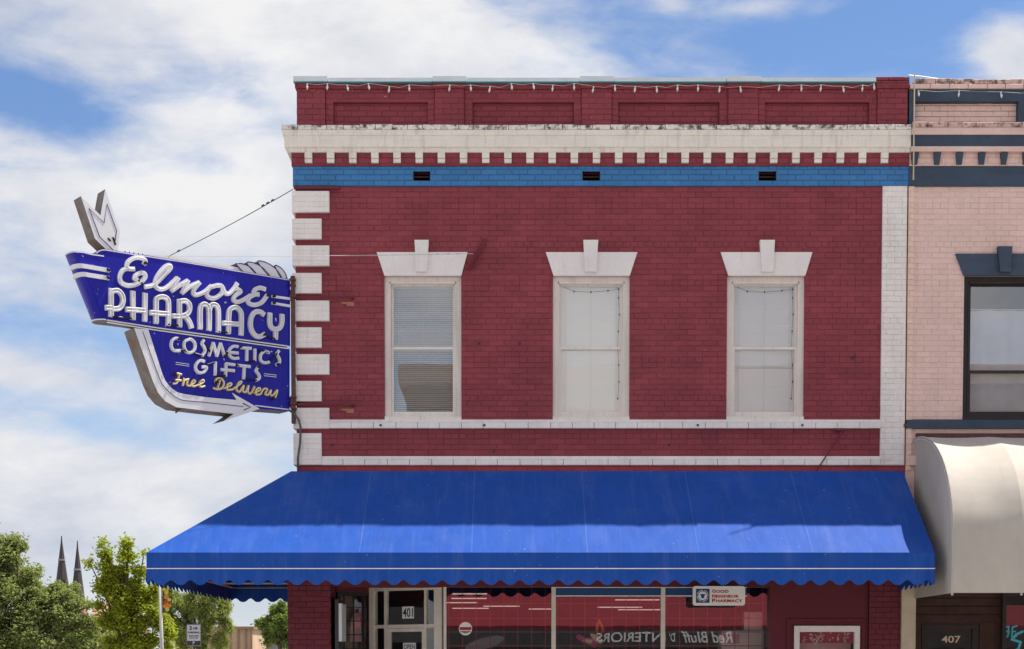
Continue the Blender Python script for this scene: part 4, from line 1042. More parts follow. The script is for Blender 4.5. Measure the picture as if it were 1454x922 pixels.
# arrow centre line
m = MB(); ribbon(m, z6_([(415, 180), (440, 250), (545, 545), (590, 630), (650, 690), (720, 735), (800, 748), (900, 756)])+z4_([(480, 738), (820, 775)]), .9, .012, .004, 4, 0, True, .001); ribbon(m, z4_([(820, 745), (890, 782), (830, 805)]), 1.6, .0125, .005, 4, 0, False, .001); obj('arrow_line', m, 'sign_trim_blue', arrow)
lines('trim_stripe', lower, 'sign_white', [(z4_([(940, 764), (1262, 803)]), 1.6, False), (z4_([(195, 360), (318, 378)]), .9, False), (z4_([(195, 378), (318, 396)]), .9, False), (z4_([(1020, 466), (1135, 480)]), .9, False), (z4_([(1020, 485), (1135, 498)]), .9, False)], -.002)
def letter(name, strokes, w, parent, off=.0, depth=.032, smooth=True, neon=None, mats=('sign_white', 'neon_glass'), k=6, edge=0.0):
    m = MB()
    for i, s in enumerate(strokes): ribbon(m, s, w, off, depth+.0012*i, k, 0, smooth and len(s) > 2, .003)
    o = obj(name, m, mats[0], parent)
    t = MB()
    for s in strokes:
        for sh in (neon or (0,)): stube(t, s, off+depth+.016, .0075, k, smooth and len(s) > 2, sh)
    obj('neon_tube', t, mats[1], o)
    if edge:
        pass
    return o
script = [('letter', [z2_([(335, 195), (348, 160), (300, 130), (230, 130), (170, 165), (145, 212), (165, 245), (225, 250)]), z2_([(165, 242), (105, 265), (70, 330), (85, 395), (150, 430), (225, 425), (300, 390), (345, 340), (335, 300), (285, 298), (240, 325), (232, 355), (262, 372)])]),
          ('letter', [z2_([(345, 445), (420, 430), (470, 400), (560, 310), (622, 240), (612, 212), (575, 220), (520, 275), (470, 350), (455, 410), (472, 452), (520, 472), (580, 452), (640, 405), (690, 355)])]),
          ('letter', [z2_([(708, 350), (670, 420), (635, 488)]), z2_([(635, 488), (720, 430), (808, 380)]), z2_([(815, 378), (780, 445), (750, 512)]), z2_([(750, 510), (840, 440), (930, 398)]), z2_([(937, 400), (895, 450), (870, 500), (890, 532), (940, 525), (1010, 490), (1065, 440)])]),
          ('letter', [z3_([(180, 302), (115, 322), (82, 370), (98, 412), (150, 422), (208, 390), (236, 342), (215, 306), (175, 303)]), z3_([(228, 330), (262, 378), (300, 372), (340, 330), (365, 285)])]),
          ('letter', [z3_([(365, 285), (352, 325), (398, 358), (348, 398), (332, 432), (360, 458), (420, 440), (490, 398)])]),
          ('letter', [z3_([(628, 338), (578, 325), (532, 345), (524, 378), (566, 388)]), z3_([(535, 385), (478, 418), (470, 462), (520, 485), (590, 465), (645, 398)])])]
for nm, st in script: letter('script_letter', st, 6.3, upper, mats=('sign_white', 'sign_white'))
block = [[z1_([(440, 470), (440, 720)]), z1_([(440, 492), (500, 484), (542, 530), (548, 595), (515, 648), (455, 655)]), z1_([(392, 642), (440, 645)])],
         [z2_([(212, 500), (214, 795)]), z2_([(345, 522), (342, 815)]), z2_([(140, 692), (340, 705)])],
         [z2_([(465, 838), (465, 610), (480, 568), (535, 555), (585, 578), (600, 640), (597, 860)]), z2_([(402, 727), (600, 743)])],
         [z2_([(720, 590), (722, 875)]), z2_([(722, 605), (785, 600), (826, 640), (826, 708), (790, 750), (735, 768)]), z2_([(770, 758), (820, 815), (850, 890)]), z2_([(648, 765), (720, 768)])],
         [z3_([(20, 705), (20, 530), (45, 480), (82, 490), (103, 545), (103, 718)]), z3_([(103, 545), (122, 488), (162, 488), (188, 535), (190, 735)])],
         [z3_([(285, 748), (288, 570), (310, 518), (358, 510), (395, 545), (405, 605), (402, 762)]), z3_([(237, 655), (405, 668)])],
         [z3_([(615, 575), (575, 548), (525, 558), (494, 615), (492, 695), (522, 758), (570, 783), (622, 760)])],
         [z3_([(672, 565), (672, 660), (690, 700), (727, 712), (765, 698), (784, 650), (785, 578)]), z3_([(727, 712), (725, 800)])]]
for st in block: letter('block_letter', st, 7.2, upper, neon=(-.02, .02), k=5)
# small lettering on the lower panel
cosm = [[[(225, 145), (190, 135), (155, 160), (148, 210), (172, 250), (228, 252)]], [[(320, 146), (275, 165), (268, 215), (290, 262), (330, 270), (366, 235), (366, 180), (335, 148), (315, 147)]],
        [[(452, 155), (435, 185), (455, 220), (463, 258), (435, 300)]], [[(500, 300), (540, 180)], [(540, 180), (573, 305)], [(573, 305), (607, 185)], [(607, 185), (645, 300)]],
        [[(772, 215), (725, 213), (690, 250), (695, 300), (730, 325), (775, 322)], [(672, 266), (770, 276)]], [[(800, 225), (892, 232)], [(855, 230), (853, 345)]], [[(930, 240), (928, 350)]],
        [[(1062, 272), (1020, 260), (985, 290), (983, 340), (1015, 366), (1062, 360)]], [[(1155, 255), (1135, 285), (1155, 322), (1160, 360), (1130, 386)]],
        [[(457, 352), (415, 345), (378, 385), (380, 432), (412, 460), (455, 450), (478, 408), (438, 405)]], [[(560, 360), (558, 480)]], [[(660, 375), (740, 385)], [(660, 375), (655, 490)], [(615, 430), (735, 440)]],
        [[(770, 390), (882, 402)], [(830, 396), (825, 516)]], [[(962, 405), (940, 440), (965, 475), (970, 510), (940, 532)]]]
for st in cosm: letter('small_letter', [z4_(s) for s in st], 4.3, lower, off=-.004, depth=.028, k=5)
free = [[[(175, 470), (210, 465), (245, 475)], [(225, 472), (212, 530), (195, 558), (168, 560)], [(190, 525), (240, 530)]], [[(270, 510), (258, 578)], [(258, 578), (275, 530), (312, 518)], [(305, 520), (298, 570), (325, 582)]],
        [[(325, 580), (372, 545), (360, 527), (335, 560), (355, 586), (400, 570)]], [[(400, 575), (452, 545), (445, 525), (415, 550), (422, 590), (462, 582)]],
        [[(562, 552), (575, 515), (615, 512), (642, 555), (620, 605), (575, 612), (545, 600)], [(605, 530), (582, 605)]], [[(640, 605), (705, 578), (708, 556), (675, 570), (672, 615), (722, 615)]],
        [[(722, 615), (800, 558), (802, 540), (775, 560), (758, 615), (788, 640)]], [[(788, 640), (828, 578), (818, 628), (845, 642)]], [[(845, 642), (872, 580), (866, 638), (895, 650), (928, 588)]],
        [[(925, 648), (975, 622), (975, 600), (942, 620), (945, 662), (985, 658)]], [[(985, 658), (1012, 612), (1046, 612), (1028, 655), (1052, 668)]], [[(1052, 668), (1082, 622), (1074, 662), (1102, 668), (1140, 620), (1122, 688), (1092, 697)]]]
for st in free: letter('yellow_letter', [z4_(s) for s in st], 3.0, lower, off=-.004, depth=.012, mats=('yellow_paint', 'yellow_glass'), k=5)
# blacked-out tube joints
el = MB()
for (f, a, b) in ((z1_, (450, 725), (635, 745)), (z2_, (590, 855), (715, 870)), (z3_, (190, 735), (280, 745)), (z3_, (620, 765), (720, 805)), (z2_, (262, 370), (330, 430)), (z4_, (235, 245), (300, 262)), (z4_, (365, 280), (430, 298)),
                  (z4_, (480, 190), (505, 270)), (z4_, (775, 220), (815, 222)), (z4_, (868, 350), (930, 352)), (z4_, (960, 245), (1055, 268)), (z4_, (1065, 355), (1140, 275)), (z4_, (480, 385), (550, 362)), (z4_, (568, 482), (650, 490)), (z4_, (745, 390), (780, 395)), (z4_, (835, 518), (945, 532)), (z4_, (645, 300), (672, 268))):
    el = MB(); stube(el, f([a, b]), .03, .013, smooth=False); obj('tube_joint', el, 'black_rubber', SG)
for (f, p) in ((z2_, (340, 190)), (z3_, (645, 400)), (z3_, (705, 405)), (z3_, (705, 467)), (z3_, (615, 765)), (z4_, (175, 472)), (z4_, (565, 550)), (z4_, (1092, 702)), (z4_, (215, 145)), (z4_, (645, 305)), (z4_, (958, 408)), (z4_, (1138, 385))):
    q = S(*f([p])[0], .02); obj('electrode', MB().tube([q, q+SN*.05], .02, 6), 'black_rubber', SG)
lines('side_bar', upper, 'sign_white', [(z3_([(695, 405), (858, 427)]), 3.6, False), (z3_([(695, 467), (858, 495)]), 3.6, False)], .0, .03)
# mast, brackets, cable
mp = SA+Vector((.035, .02, 0)); m = MB(); m.box(mp.x-.02, mp.x+.035, mp.y-.05, mp.y+.02, fz(603), fz(395)); obj('mounting_post', m, 'rust_metal', SG)
m = MB()
for y_ in (400, 408, 424, 566, 575, 582): m.box(mp.x-.03, mp.x+.05, mp.y-.08, mp.y+.10, fz(y_+1.2), fz(y_-1.2))
obj('mounting_bracket', m, 'rust_metal', SG)
cb = [at(411, 583, -.12), at(418, 588, -.14), at(424, 596, -.14), at(427, 608, -.13), at(426, 630, -.11), at(423, 650, -.10), at(423, 668, -.10)]
obj('power_cable', MB().tube(cb, .016, 7), 'cable_grey', SG, smooth=True)
m = MB()
for (a, b, c) in ((z4_([(225, 780)]), z4_([(290, 780)]), z4_([(230, 828)])),):
    sprism([a[0], b[0], c[0]], -.1, -.13, m)
obj('lug', m, 'sign_metal', SG)
wire = MB(); random.seed(5)
for i in range(14):
    x = 183+i*2.1; wire.box(*(lambda p: (p.x-.006, p.x+.006, p.y-.006, p.y+.006, p.z, p.z+.02+.03*(i % 3 == 0)))(S(x, 359.6+(x-183)*.155, -.12)))
obj('bird_spikes', wire, 'dark_metal', SG)
# guy cables
def cable(label, pts, r, mat='cable_grey', sag=.0):
    P = [Vector(p) for p in pts]; a, b = P[0], P[-1]; m = MB().tube([a+(b-a)*t-Vector((0, 0, sag*4*t*(1-t))) for t in [i/12 for i in range(13)]], r, 5)
    if len(P) > 2:
        for q in P[1:-1]: m.tube([q-(b-a).normalized()*.02, q+(b-a).normalized()*.02], r*2.4, 6)
    o = obj('guy_cable', m, mat); return tag(o, label, 'cable', 'guy cables of the neon sign')
a, b = S(246, 361, -.15), at(416, 269, -.05)
cable('slanting steel cable from the top of the neon sign up to the roof corner', [a, a.lerp(b, .08), a.lerp(b, .75), a.lerp(b, .79), a.lerp(b, .83), b], .006, sag=.02)
a, b = S(212, 360, -.15), at(672, 360.5, -.06)
cable('level steel cable from the neon sign along the wall to the slanted bracket', [a, a.lerp(b, .885), a.lerp(b, .92), a.lerp(b, .95), b], .004, 'pole_grey', .015)

# ------------------------------------------------------------------ string of bulbs under the coping
def bulb_string(label, xs, y0, Y, xend):
    t = thing('light_string', (fx(xs[0], y0, Y), Y, fz(y0, Y)), label, 'string lights', 'bulb strings along the roof edge')
    me = MB(); P = []
    prof_ = [(.013, 0), (.013, -.022), (.009, -.026), (.019, -.05), (.018, -.072), (.009, -.094), (.001, -.104)]
    bm = MB(); n = 8
    vs = [(r_*math.cos(2*math.pi*q/n), r_*math.sin(2*math.pi*q/n), z) for r_, z in prof_ for q in range(n)]
    bm.add(vs, [(i*n+q, (i+1)*n+q, (i+1)*n+(q+1) % n, i*n+(q+1) % n) for i in range(len(prof_)-1) for q in range(n)]); mesh = bm.mesh('bulb', 'bulb', True)
    rnd = random.Random(2); c = []
    for i, x in enumerate(xs):
        yy = y0+rnd.choice((0, 0, 2, 4)); p = at(x, yy, Y); b = link('bulb', mesh, t); b.matrix_parent_inverse = Matrix.Translation(-t.location); b.location = p; b.scale = (.8, .8, .85); b.rotation_euler = (rnd.uniform(-.2, .2), rnd.uniform(-.25, .25), 0)
        c.append(p+Vector((0, 0, .004)))
        if i < len(xs)-1: q = at((x+xs[i+1])/2, yy+1.5, Y); c.append(q)
    obj('cord', MB().tube(c, .0018, 5), 'pole_grey', t)
bulb_string('row of small white bulbs hanging under the metal coping of the maroon building', [436, 465, 493, 523, 553, 581, 639, 668, 696, 726, 757, 785, 815, 843, 873, 902, 932, 962, 991, 1022, 1051, 1107, 1138, 1166, 1197, 1225, 1241], 119, -.085, 1243)
bulb_string('few small bulbs strung on the roof edge of the pink building', [1304, 1362, 1421, 1480, 1540], 129, -.06, 1454)
o = obj('roof_cable', MB().tube([at(1290, 107, -.02), at(1310, 109, 0), at(1345, 114, 0), at(1400, 116, 0), at(1500, 117, 0)], .008, 5), 'cable_white'); tag(o, 'thin white cable lying along the roof edge of the pink building', 'cable')

# ------------------------------------------------------------------ hanging sign under the awning
GYs = -.35
g0, g1, gz_0, gz_1 = fx(984, 846, GYs), fx(1058, 846, GYs), fz(860, GYs), fz(832.5, GYs)
HG = thing('hanging_sign', ((g0+g1)/2, GYs, gz_0), 'small cream pharmacy sign with red lettering hanging below the blue awning', 'sign')
def rrect(x0, x1, z0, z1, r, n=5):
    out = []
    for cx, cz, a0 in ((x1-r, z1-r, 0), (x0+r, z1-r, 90), (x0+r, z0+r, 180), (x1-r, z0+r, 270)):
        for i in range(n+1): t = R(a0+90*i/n); out.append((cx+r*math.cos(t), cz+r*math.sin(t)))
    return out
pts = rrect(g0, g1, gz_0, gz_1, .035); obj('board', MB().prism([(x, GYs, z) for x, z in pts], [(x, GYs+.06, z) for x, z in pts]), 'signcream', HG)
m = MB()
for sx in (g0+.1, g1-.1): m.tube([(sx, GYs+.03, gz_1-.02), (sx, GYs+.03, fz(805, GYs))], .006, 5)
obj('hanger', m, 'dark_metal', HG)
GW = (g1-g0); gx_ = lambda t: g0+GW*(t-205)/1070; gz_ = lambda t: gz_1-(gz_1-gz_0)*(t-180)/400
em = obj('emblem', MB().box(gx_(265), gx_(545), GYs-.004, GYs+.001, gz_(525), gz_(235)), 'emblem_blue', HG)
def disc(cx, cz, r, y, d=.002, n=24): return [(cx+r*math.cos(2*math.pi*i/n), y, cz+r*math.sin(2*math.pi*i/n)) for i in range(n)]
cx, cz = gx_(403), gz_(380)
obj('emblem_disc', MB().prism(disc(cx, cz, .062, GYs-.007), disc(cx, cz, .062, GYs-.003)), 'sign_white', em)
rg = MB()
for i in range(24):
    if i % 6 == 5: continue
    a0, a1 = 2*math.pi*i/24, 2*math.pi*(i+.8)/24
    q = [(cx+r_*math.cos(t), cz+r_*math.sin(t)) for r_, t in ((.072, a0), (.082, a0), (.082, a1), (.072, a1))]
    rg.prism([(x, GYs-.007, z) for x, z in q], [(x, GYs-.003, z) for x, z in q])
obj('emblem_ring', rg, 'sign_white', em)
mt = [(-.036, .024), (.036, .024), (.034, .012), (.026, .006), (.018, -.026), (.022, -.034), (-.022, -.034), (-.018, -.026), (-.026, .006), (-.034, .012)]
obj('emblem_mortar', MB().prism([(cx+a, GYs-.0095, cz+b) for a, b in mt], [(cx+a, GYs-.006, cz+b) for a, b in mt]), 'emblem_blue', em)
for word, xa, xb, za, zb_ in (('GOOD', 597, 935, 250, 320), ('NEIGHBOR', 597, 1145, 350, 420), ('PHARMACY', 597, 1220, 440, 515)):
    H = gz_(za)-gz_(zb_); w1 = GW*(75)/1070; wx1 = gx_(xb)-gx_(xa)
    text_obj('lettering', word[0], 'letter_red', face_matrix((gx_(xa)+w1*.45, GYs-.002, (gz_(za)+gz_(zb_))/2), (1, 0, 0)), HG, height=H, width=w1*.95, bold=.035, extrude=.002)
    text_obj('lettering', word[1:], 'letter_red', face_matrix((gx_(xa)+w1*1.06+(wx1-w1*1.06)/2, GYs-.002, gz_(zb_)+H*.42), (1, 0, 0)), HG, height=H*.84, width=wx1-w1*1.06, bold=.035, extrude=.002, spacing=1.08)

# ------------------------------------------------------------------ things in the shop window
p = at(661, 893, GY-.006)
st = thing('round_sticker', p, 'round pale sticker on the first shop window pane from the door', 'sticker')
obj('disc', MB().prism(disc(p.x, p.z, .095, p.y), disc(p.x, p.z, .095, p.y+.004)), 'signcream', st)
obj('band', MB().box(p.x-.085, p.x+.085, p.y-.003, p.y-.001, p.z-.018, p.z+.022), 'letter_red', st)
m = MB()
for k in range(9): m.box(p.x-.07+k*.016, p.x-.06+k*.016, p.y-.003, p.y-.001, p.z-.07+.02*abs(k-4)/4, p.z-.03)
obj('print', m, 'sign_dark', st)
p = at(848, 900, GY+.10)
bf = thing('butterfly_ornament', p, 'pink and orange butterfly ornament hanging in the middle shop window pane', 'ornament')
def wing(pts, mat, nm, dy=0):
    q = catmull([(p.x+(x-848)/100, p.z-(y-900)/100) for x, y in pts], 4, True); obj(nm, MB().prism([(c.x, p.y+dy, c.y) for c in q], [(c.x, p.y+dy+.012, c.y) for c in q]), mat, bf)
wing([(846, 898), (847, 886), (851, 879), (856, 888), (858, 896), (852, 901)], 'fruit_orange', 'wing'); wing([(843, 906), (832, 906), (822, 901), (818, 905), (826, 912), (838, 917), (845, 920), (849, 912)], 'magenta', 'wing', -.004)
wing([(849, 897), (851, 887), (854, 893), (853, 899)], 'black_rubber', 'wing_mark', -.006); wing([(841, 909), (831, 908), (828, 910), (838, 914)], 'letter_gold', 'wing_mark', -.008)
wing([(838, 900), (848, 902), (856, 910), (852, 915), (842, 908)], 'letter_gold', 'body', -.012)
bx0 = thing('carton', at(1054, 910, .5), 'large pale carton in the right shop window pane under the smaller one', 'box', 'cartons in the shop window')
obj('body', MB().box(fx(1023, 906, .5), fx(1084, 906, .5), .5, .8, 1.4, fz(896, .5)), 'signcream', bx0); obj('label_panel', MB().box(fx(1028, 906, .5), fx(1050, 906, .5), .494, .4995, fz(914, .5), fz(900, .5)), 'pink_light', bx0)
bx1 = thing('carton', at(1070, 893, .55), 'small pale carton standing on the large one in the right shop window pane', 'box', 'cartons in the shop window')
obj('body', MB().box(fx(1057, 880, .55), fx(1083, 880, .55), .55, .75, fz(896, .5)+.002, fz(869, .55)), 'signcream', bx1); obj('flap', MB().box(fx(1058, 880, .55), fx(1082, 880, .55), .54, .549, fz(873, .55), fz(869.5, .55)), 'signcream', bx1)
dt = thing('display_table', (fx(1054, 910, .5), .7, .021), 'low display table carrying the cartons behind the shop window', 'table')
obj('table_top', MB().box(fx(1000, 906, .5), fx(1090, 906, .5), .4, .9, 1.36, 1.398), 'interior_light', dt)
for sx in (fx(1002, 906, .5), fx(1085, 906, .5)):
    for y_ in (.42, .86): obj('leg', MB().box(sx, sx+.04, y_, y_+.03, .021, 1.36), 'interior_light', dt)
p = at(688, 914, .35); ov = thing('oval_shape', p, 'dark grey oval tray tilted in the first shop window pane', 'shape')  # dark oval of unknown identity, built as a rimmed plate on a stand
q = [(p.x+.30*math.cos(t)*.97+.10*math.sin(t)*.25, p.z+.10*math.sin(t)+.30*math.cos(t)*.22) for t in [2*math.pi*i/28 for i in range(28)]]
obj('oval_face', MB().prism([(x, .35, z) for x, z in q], [(x, .37, z) for x, z in q]), 'grey_wall', ov); obj('rim', MB().tube([(x, .345, z) for x, z in q+[q[0]]], .01, 5), 'sign_dark', ov)
obj('stand', MB().tube([(p.x, .40, 0.03), (p.x, .40, p.z)], .015, 6), 'sign_dark', ov)
# slim board sign on the pier beside the door
p = at(480, 885, -.2); bs = thing('edge_on_board', (p.x, -.2, 1.6), 'slim white-edged board seen edge on beside the brick corner pier', 'sign')
obj('board', MB().box(fx(475.5, 880, -.05), fx(480.5, 880, -.05), -.05, .55, 1.2, fz(851, -.05)), 'sign_dark', bs); obj('edge', MB().box(fx(481, 880, -.05), fx(485.5, 880, -.05), -.06, .50, 1.85, fz(857, -.05)), 'sign_white', bs)
obj('mount', MB().box(fx(470, 880, -.05)+.02, fx(476, 880, -.05), .2, .26, 1.9, 1.96), 'dark_metal', bs)

# ------------------------------------------------------------------ building across the street (seen in the glass)
OB = thing('stucco_building', (8, -30, 0), 'brown stucco building across the street seen reflected in the windows', 'building')
OY = -27.0; ox0, ox1 = -3.3, 22.0
obj('wall', MB().box(ox0, ox1, OY-12, OY, 3.9, 10.2), 'stucco_brown', OB)
obj('cornice', MB().box(ox0-.25, ox1, OY-12, OY+.35, 10.2, 10.8), 'stucco_brown', OB)
obj('ground_floor', MB().box(ox0, ox1, OY-12, OY-.4, 0, 3.899), 'interior', OB)
for k in range(8):
    x = ox0+2.2+k*3.0; w = obj('window', MB().box(x-.7, x+.7, OY, OY+.06, 5.6, 8.4), 'stucco_pale', OB); obj('pane', MB().box(x-.55, x+.55, OY+.061, OY+.07, 5.75, 8.25), 'dark_frame', w)
canp = obj('canopy', MB().hexa([(ox0,OY-.4,4.3),(ox1,OY-.4,4.3),(ox1,OY+2.0,2.5),(ox0,OY+2.0,2.5),(ox0,OY-.4,4.4),(ox1,OY-.4,4.4),(ox1,OY+2.02,2.6),(ox0,OY+2.02,2.6)]), 'canopy_red', OB)
obj('valance', MB().box(ox0, ox1, OY+1.96, OY+2.0, 1.95, 2.499), 'sign_dark', OB)
for (body, xa, xb, hh, shr, zo) in (('Red Bluff', 6.75, 5.15, .34, .25, 0), ("D'", 4.98, 4.78, .27, 0, 0), ('INTERIORS', 4.65, 2.55, .29, 0, 0)):
    text_obj('lettering', body, 'sign_white', face_matrix(((xa+xb)/2, OY+2.005, 2.27), (-1, 0, 0)), OB, height=hh, width=abs(xa-xb), shear=shr, bold=.015, extrude=.003)

# ------------------------------------------------------------------ trees
def leaf_mass(blobs, Y, n, size, seed, droop=0.0, flat=1.0, density_edge=.55):
    rnd = random.Random(seed); m = MB(); sc = (22+Y)/F
    B_ = [(at(x, y, Y), r*sc) for x, y, r in blobs]; tot = sum(r**2 for _, r in B_)
    for c, r in B_:
        k = int(n*r*r/tot)
        # sub-clumps inside every blob give light and dark tufts
        nc = max(7, int(20*r**1.4)); cl = []
        for _ in range(nc):
            d = Vector((rnd.gauss(0, 1), rnd.gauss(0, 1), rnd.gauss(0, 1))).normalized()*(rnd.random()**.4)*r*.95; cl.append((c+d, max(.16, r*rnd.uniform(.2, .45))))
        for _ in range(k):
            q, cr_ = rnd.choice(cl); d = Vector((rnd.gauss(0, .55), rnd.gauss(0, .55), rnd.gauss(0, .5)))*cr_; p = q+d
            if droop: p.z -= droop*rnd.random()*abs(d.x)/cr_*r*.6
            a = Vector((rnd.gauss(0, 1), rnd.gauss(0, 1), rnd.gauss(0, .6)-droop*2)).normalized(); b_ = a.cross(Vector((rnd.gauss(0, 1), rnd.gauss(0, 1), rnd.gauss(0, 1)))).normalized()
            l = size*rnd.uniform(.6, 1.3); w = l*.5*flat; nn = a.cross(b_)*l*.12
            m.add([p-a*l*.5, p+b_*w*.5+nn, p+a*l*.5, p-b_*w*.5+nn], [(0, 1, 2, 3)])
    return m
def tree(name, label, blobs, Y, n, size, mat, trunk_px, seed, droop=0.0, flat=1.0, group='trees across the side street'):
    base = at(trunk_px, 936, Y); base.z = -.13
    t = thing(name, base, label, 'tree', group)
    rnd = random.Random(seed+100); sc = (22+Y)/F
    tm = MB(); top = at(*blobs[0][:2], Y); hub = Vector((base.x, Y, 1.6)); h = top.z
    tm.tube([base, base.lerp(hub, .5)+Vector((.03, 0, 0)), hub, hub.lerp(top, .5), top], .13, 8, r1=.02)
    for x, y, r in blobs[1:]:
        c = at(x, y, Y+rnd.uniform(-.5, .5)*r*sc); s = hub.lerp(top, rnd.uniform(0, .5)); md = s.lerp(c, .5)+Vector((0, 0, .15)); tm.tube([s, md, c], .05, 6, r1=.012)
        for _ in range(3): e = c+Vector((rnd.gauss(0, 1), rnd.gauss(0, 1), rnd.gauss(0, .7)))*r*sc*.6; tm.tube([c, e], .014, 4, r1=.005)
    obj('trunk', tm, 'bark', t, smooth=True)
    obj('crown', leaf_mass(blobs, Y, n, size, seed, droop, flat), mat, t)
tree('leafy_tree', 'large rounded olive green tree at the left edge in front of the church spires',
     [(5, 795, 34), (-28, 800, 48), (-40, 850, 60), (12, 835, 38), (42, 830, 24), (50, 862, 34), (70, 838, 22), (92, 842, 20), (84, 872, 32), (112, 868, 18), (105, 896, 30), (130, 888, 15), (30, 900, 46), (74, 912, 36), (132, 908, 16), (-20, 900, 50), (8, 768, 12), (22, 778, 13)], 26, 60000, .12, 'leaf_olive', 40, 11)
tree('lime_tree', 'upright lime green tree between the church spires and the blue awning',
     [(180, 792, 10), (150, 788, 7), (181, 771, 6), (152, 806, 10), (172, 815, 13), (195, 810, 8), (128, 800, 4), (145, 830, 10), (190, 838, 15), (166, 846, 14), (212, 846, 11), (185, 866, 17), (155, 880, 14), (215, 872, 16), (205, 902, 20), (165, 912, 20), (140, 860, 6), (238, 903, 16), (224, 835, 7), (146, 772, 4), (228, 880, 12), (186, 895, 14), (205, 785, 3), (160, 820, 9)], 20, 24000, .11, 'leaf_lime', 180, 12)
tree('willow_tree', 'feathery drooping green tree behind the parking sign under the awning corner',
     [(285, 852, 20), (262, 850, 18), (305, 848, 14), (240, 850, 16), (322, 858, 9), (300, 872, 22), (268, 880, 24), (244, 885, 20), (318, 885, 13), (290, 900, 24), (260, 910, 24), (312, 908, 14), (226, 858, 12)], 33, 32000, .13, 'leaf_willow', 280, 13, droop=.5, flat=.5)
tree('leafy_tree', 'small bright green tree just left of the brick corner pier',
     [(398, 868, 13), (388, 878, 13), (405, 880, 16), (378, 888, 10), (395, 898, 18), (410, 905, 18), (382, 906, 10), (370, 884, 5)], 40, 16000, .13, 'leaf_fresh', 398, 14)
tree('leafy_tree', 'dark green tree low behind the olive and lime trees', [(150, 905, 22), (120, 915, 24), (180, 918, 20), (95, 905, 20)], 48, 12000, .16, 'leaf_fresh', 140, 15)

# ------------------------------------------------------------------ church with two spires
CYY = 190.0; CHU = thing('church', at(95, 936, CYY)*1.0, 'distant church with two slender dark pointed spires above the trees', 'church')
CHU.location.z = -.16
def spire(px, ya, yk, yb, wpx):
    s = (22+CYY)/F; a = at(px, ya, CYY); kz = at(px, yk, CYY).z; bz = at(px, yb, CYY).z; w = wpx*s/2
    m = MB(); n = 8; ring = [(a.x+w*math.cos(math.pi*2*(i+.5)/n), CYY+w*math.sin(math.pi*2*(i+.5)/n), bz) for i in range(n)]
    tp = [(a.x+.13*math.cos(math.pi*2*(i+.5)/n), CYY+.13*math.sin(math.pi*2*(i+.5)/n), kz) for i in range(n)]
    m.add(ring+tp, [(i, (i+1) % n, n+(i+1) % n, n+i) for i in range(n)]+[tuple(range(n, 2*n))]); sp = obj('spire', m, 'slate_roof', CHU)
    zm = kz-(kz-bz)*.38; rr = .13+(w-.13)*.38+.09; obj('collar', MB().tube([(a.x, CYY, zm-.12), (a.x, CYY, zm+.12)], rr, 8), 'grey_wall', sp)
    obj('finial', MB().tube([(a.x, CYY, kz-.2), (a.x, CYY, a.z)], .13, 6, r1=.06), 'dark_metal', sp)
    obj('tower', MB().box(a.x-w*1.05, a.x+w*1.05, CYY-w*1.05, CYY+w*1.05, -.16, bz), 'church_brick', CHU)
spire(87.3, 761, 771, 835, 19); spire(109.8, 768, 779, 858, 21)
c0, c1 = at(118, 880, CYY+4), at(175, 880, CYY+4); zr = at(140, 893, CYY).z; ze = at(140, 905, CYY).z
obj('nave', MB().box(c0.x, c1.x, CYY+2, CYY+20, -.16, ze), 'church_brick', CHU)
obj('roof', MB().prism([(c0.x, CYY+1.5, ze), (c0.x, CYY+20.5, ze), (c0.x, CYY+11, zr+4)], [(c1.x, CYY+1.5, ze), (c1.x, CYY+20.5, ze), (c1.x, CYY+11, zr+4)]), 'church_brick', CHU)
# ------------------------------------------------------------------ far low buildings
FY = 75.0; s = (22+FY)/F
TB = thing('tan_building', at(340, 936, FY), 'low tan building with brown posts beyond the parking sign', 'building'); TB.location.z = -.16
x0, x1, zt = fx(250, 900, FY), fx(358, 900, FY), at(340, 893.5, FY).z
obj('wall', MB().box(x0, x1, FY, FY+12, -.16, zt), 'tan_wall', TB); obj('eave', MB().box(x0-.1, x1+.15, FY-.2, FY+12, zt+.001, zt+.16), 'tan_trim', TB)
for px_ in (300, 313, 327, 338.5, 349, 357.5): obj('post', MB().box(fx(px_, 900, FY)-.05, fx(px_, 900, FY)+.05, FY-.15, FY-.01, -.16, zt), 'tan_trim', TB)
GB = thing('grey_building', at(372, 936, FY+6), 'low grey building with a dark doorway beside the tan building', 'building'); GB.location.z = -.16
x0, x1, zt = fx(359, 905, FY+6), fx(400, 905, FY+6), at(370, 906, FY+6).z
obj('wall', MB().box(x0, x1, FY+6, FY+14, -.16, zt), 'grey_wall', GB); obj('roof', MB().box(x0-.2, x1, FY+5.6, FY+14, zt+.001, zt+.2), 'tan_wall', GB)
obj('doorway', MB().box(fx(371, 910, FY+6), fx(377, 910, FY+6), FY+5.9, FY+5.99, -.16, zt-.2), 'dark_frame', GB); obj('column', MB().box(fx(361, 910, FY+6), fx(364, 910, FY+6), FY+5.7, FY+5.9, -.16, zt-.01), 'pole_grey', GB)
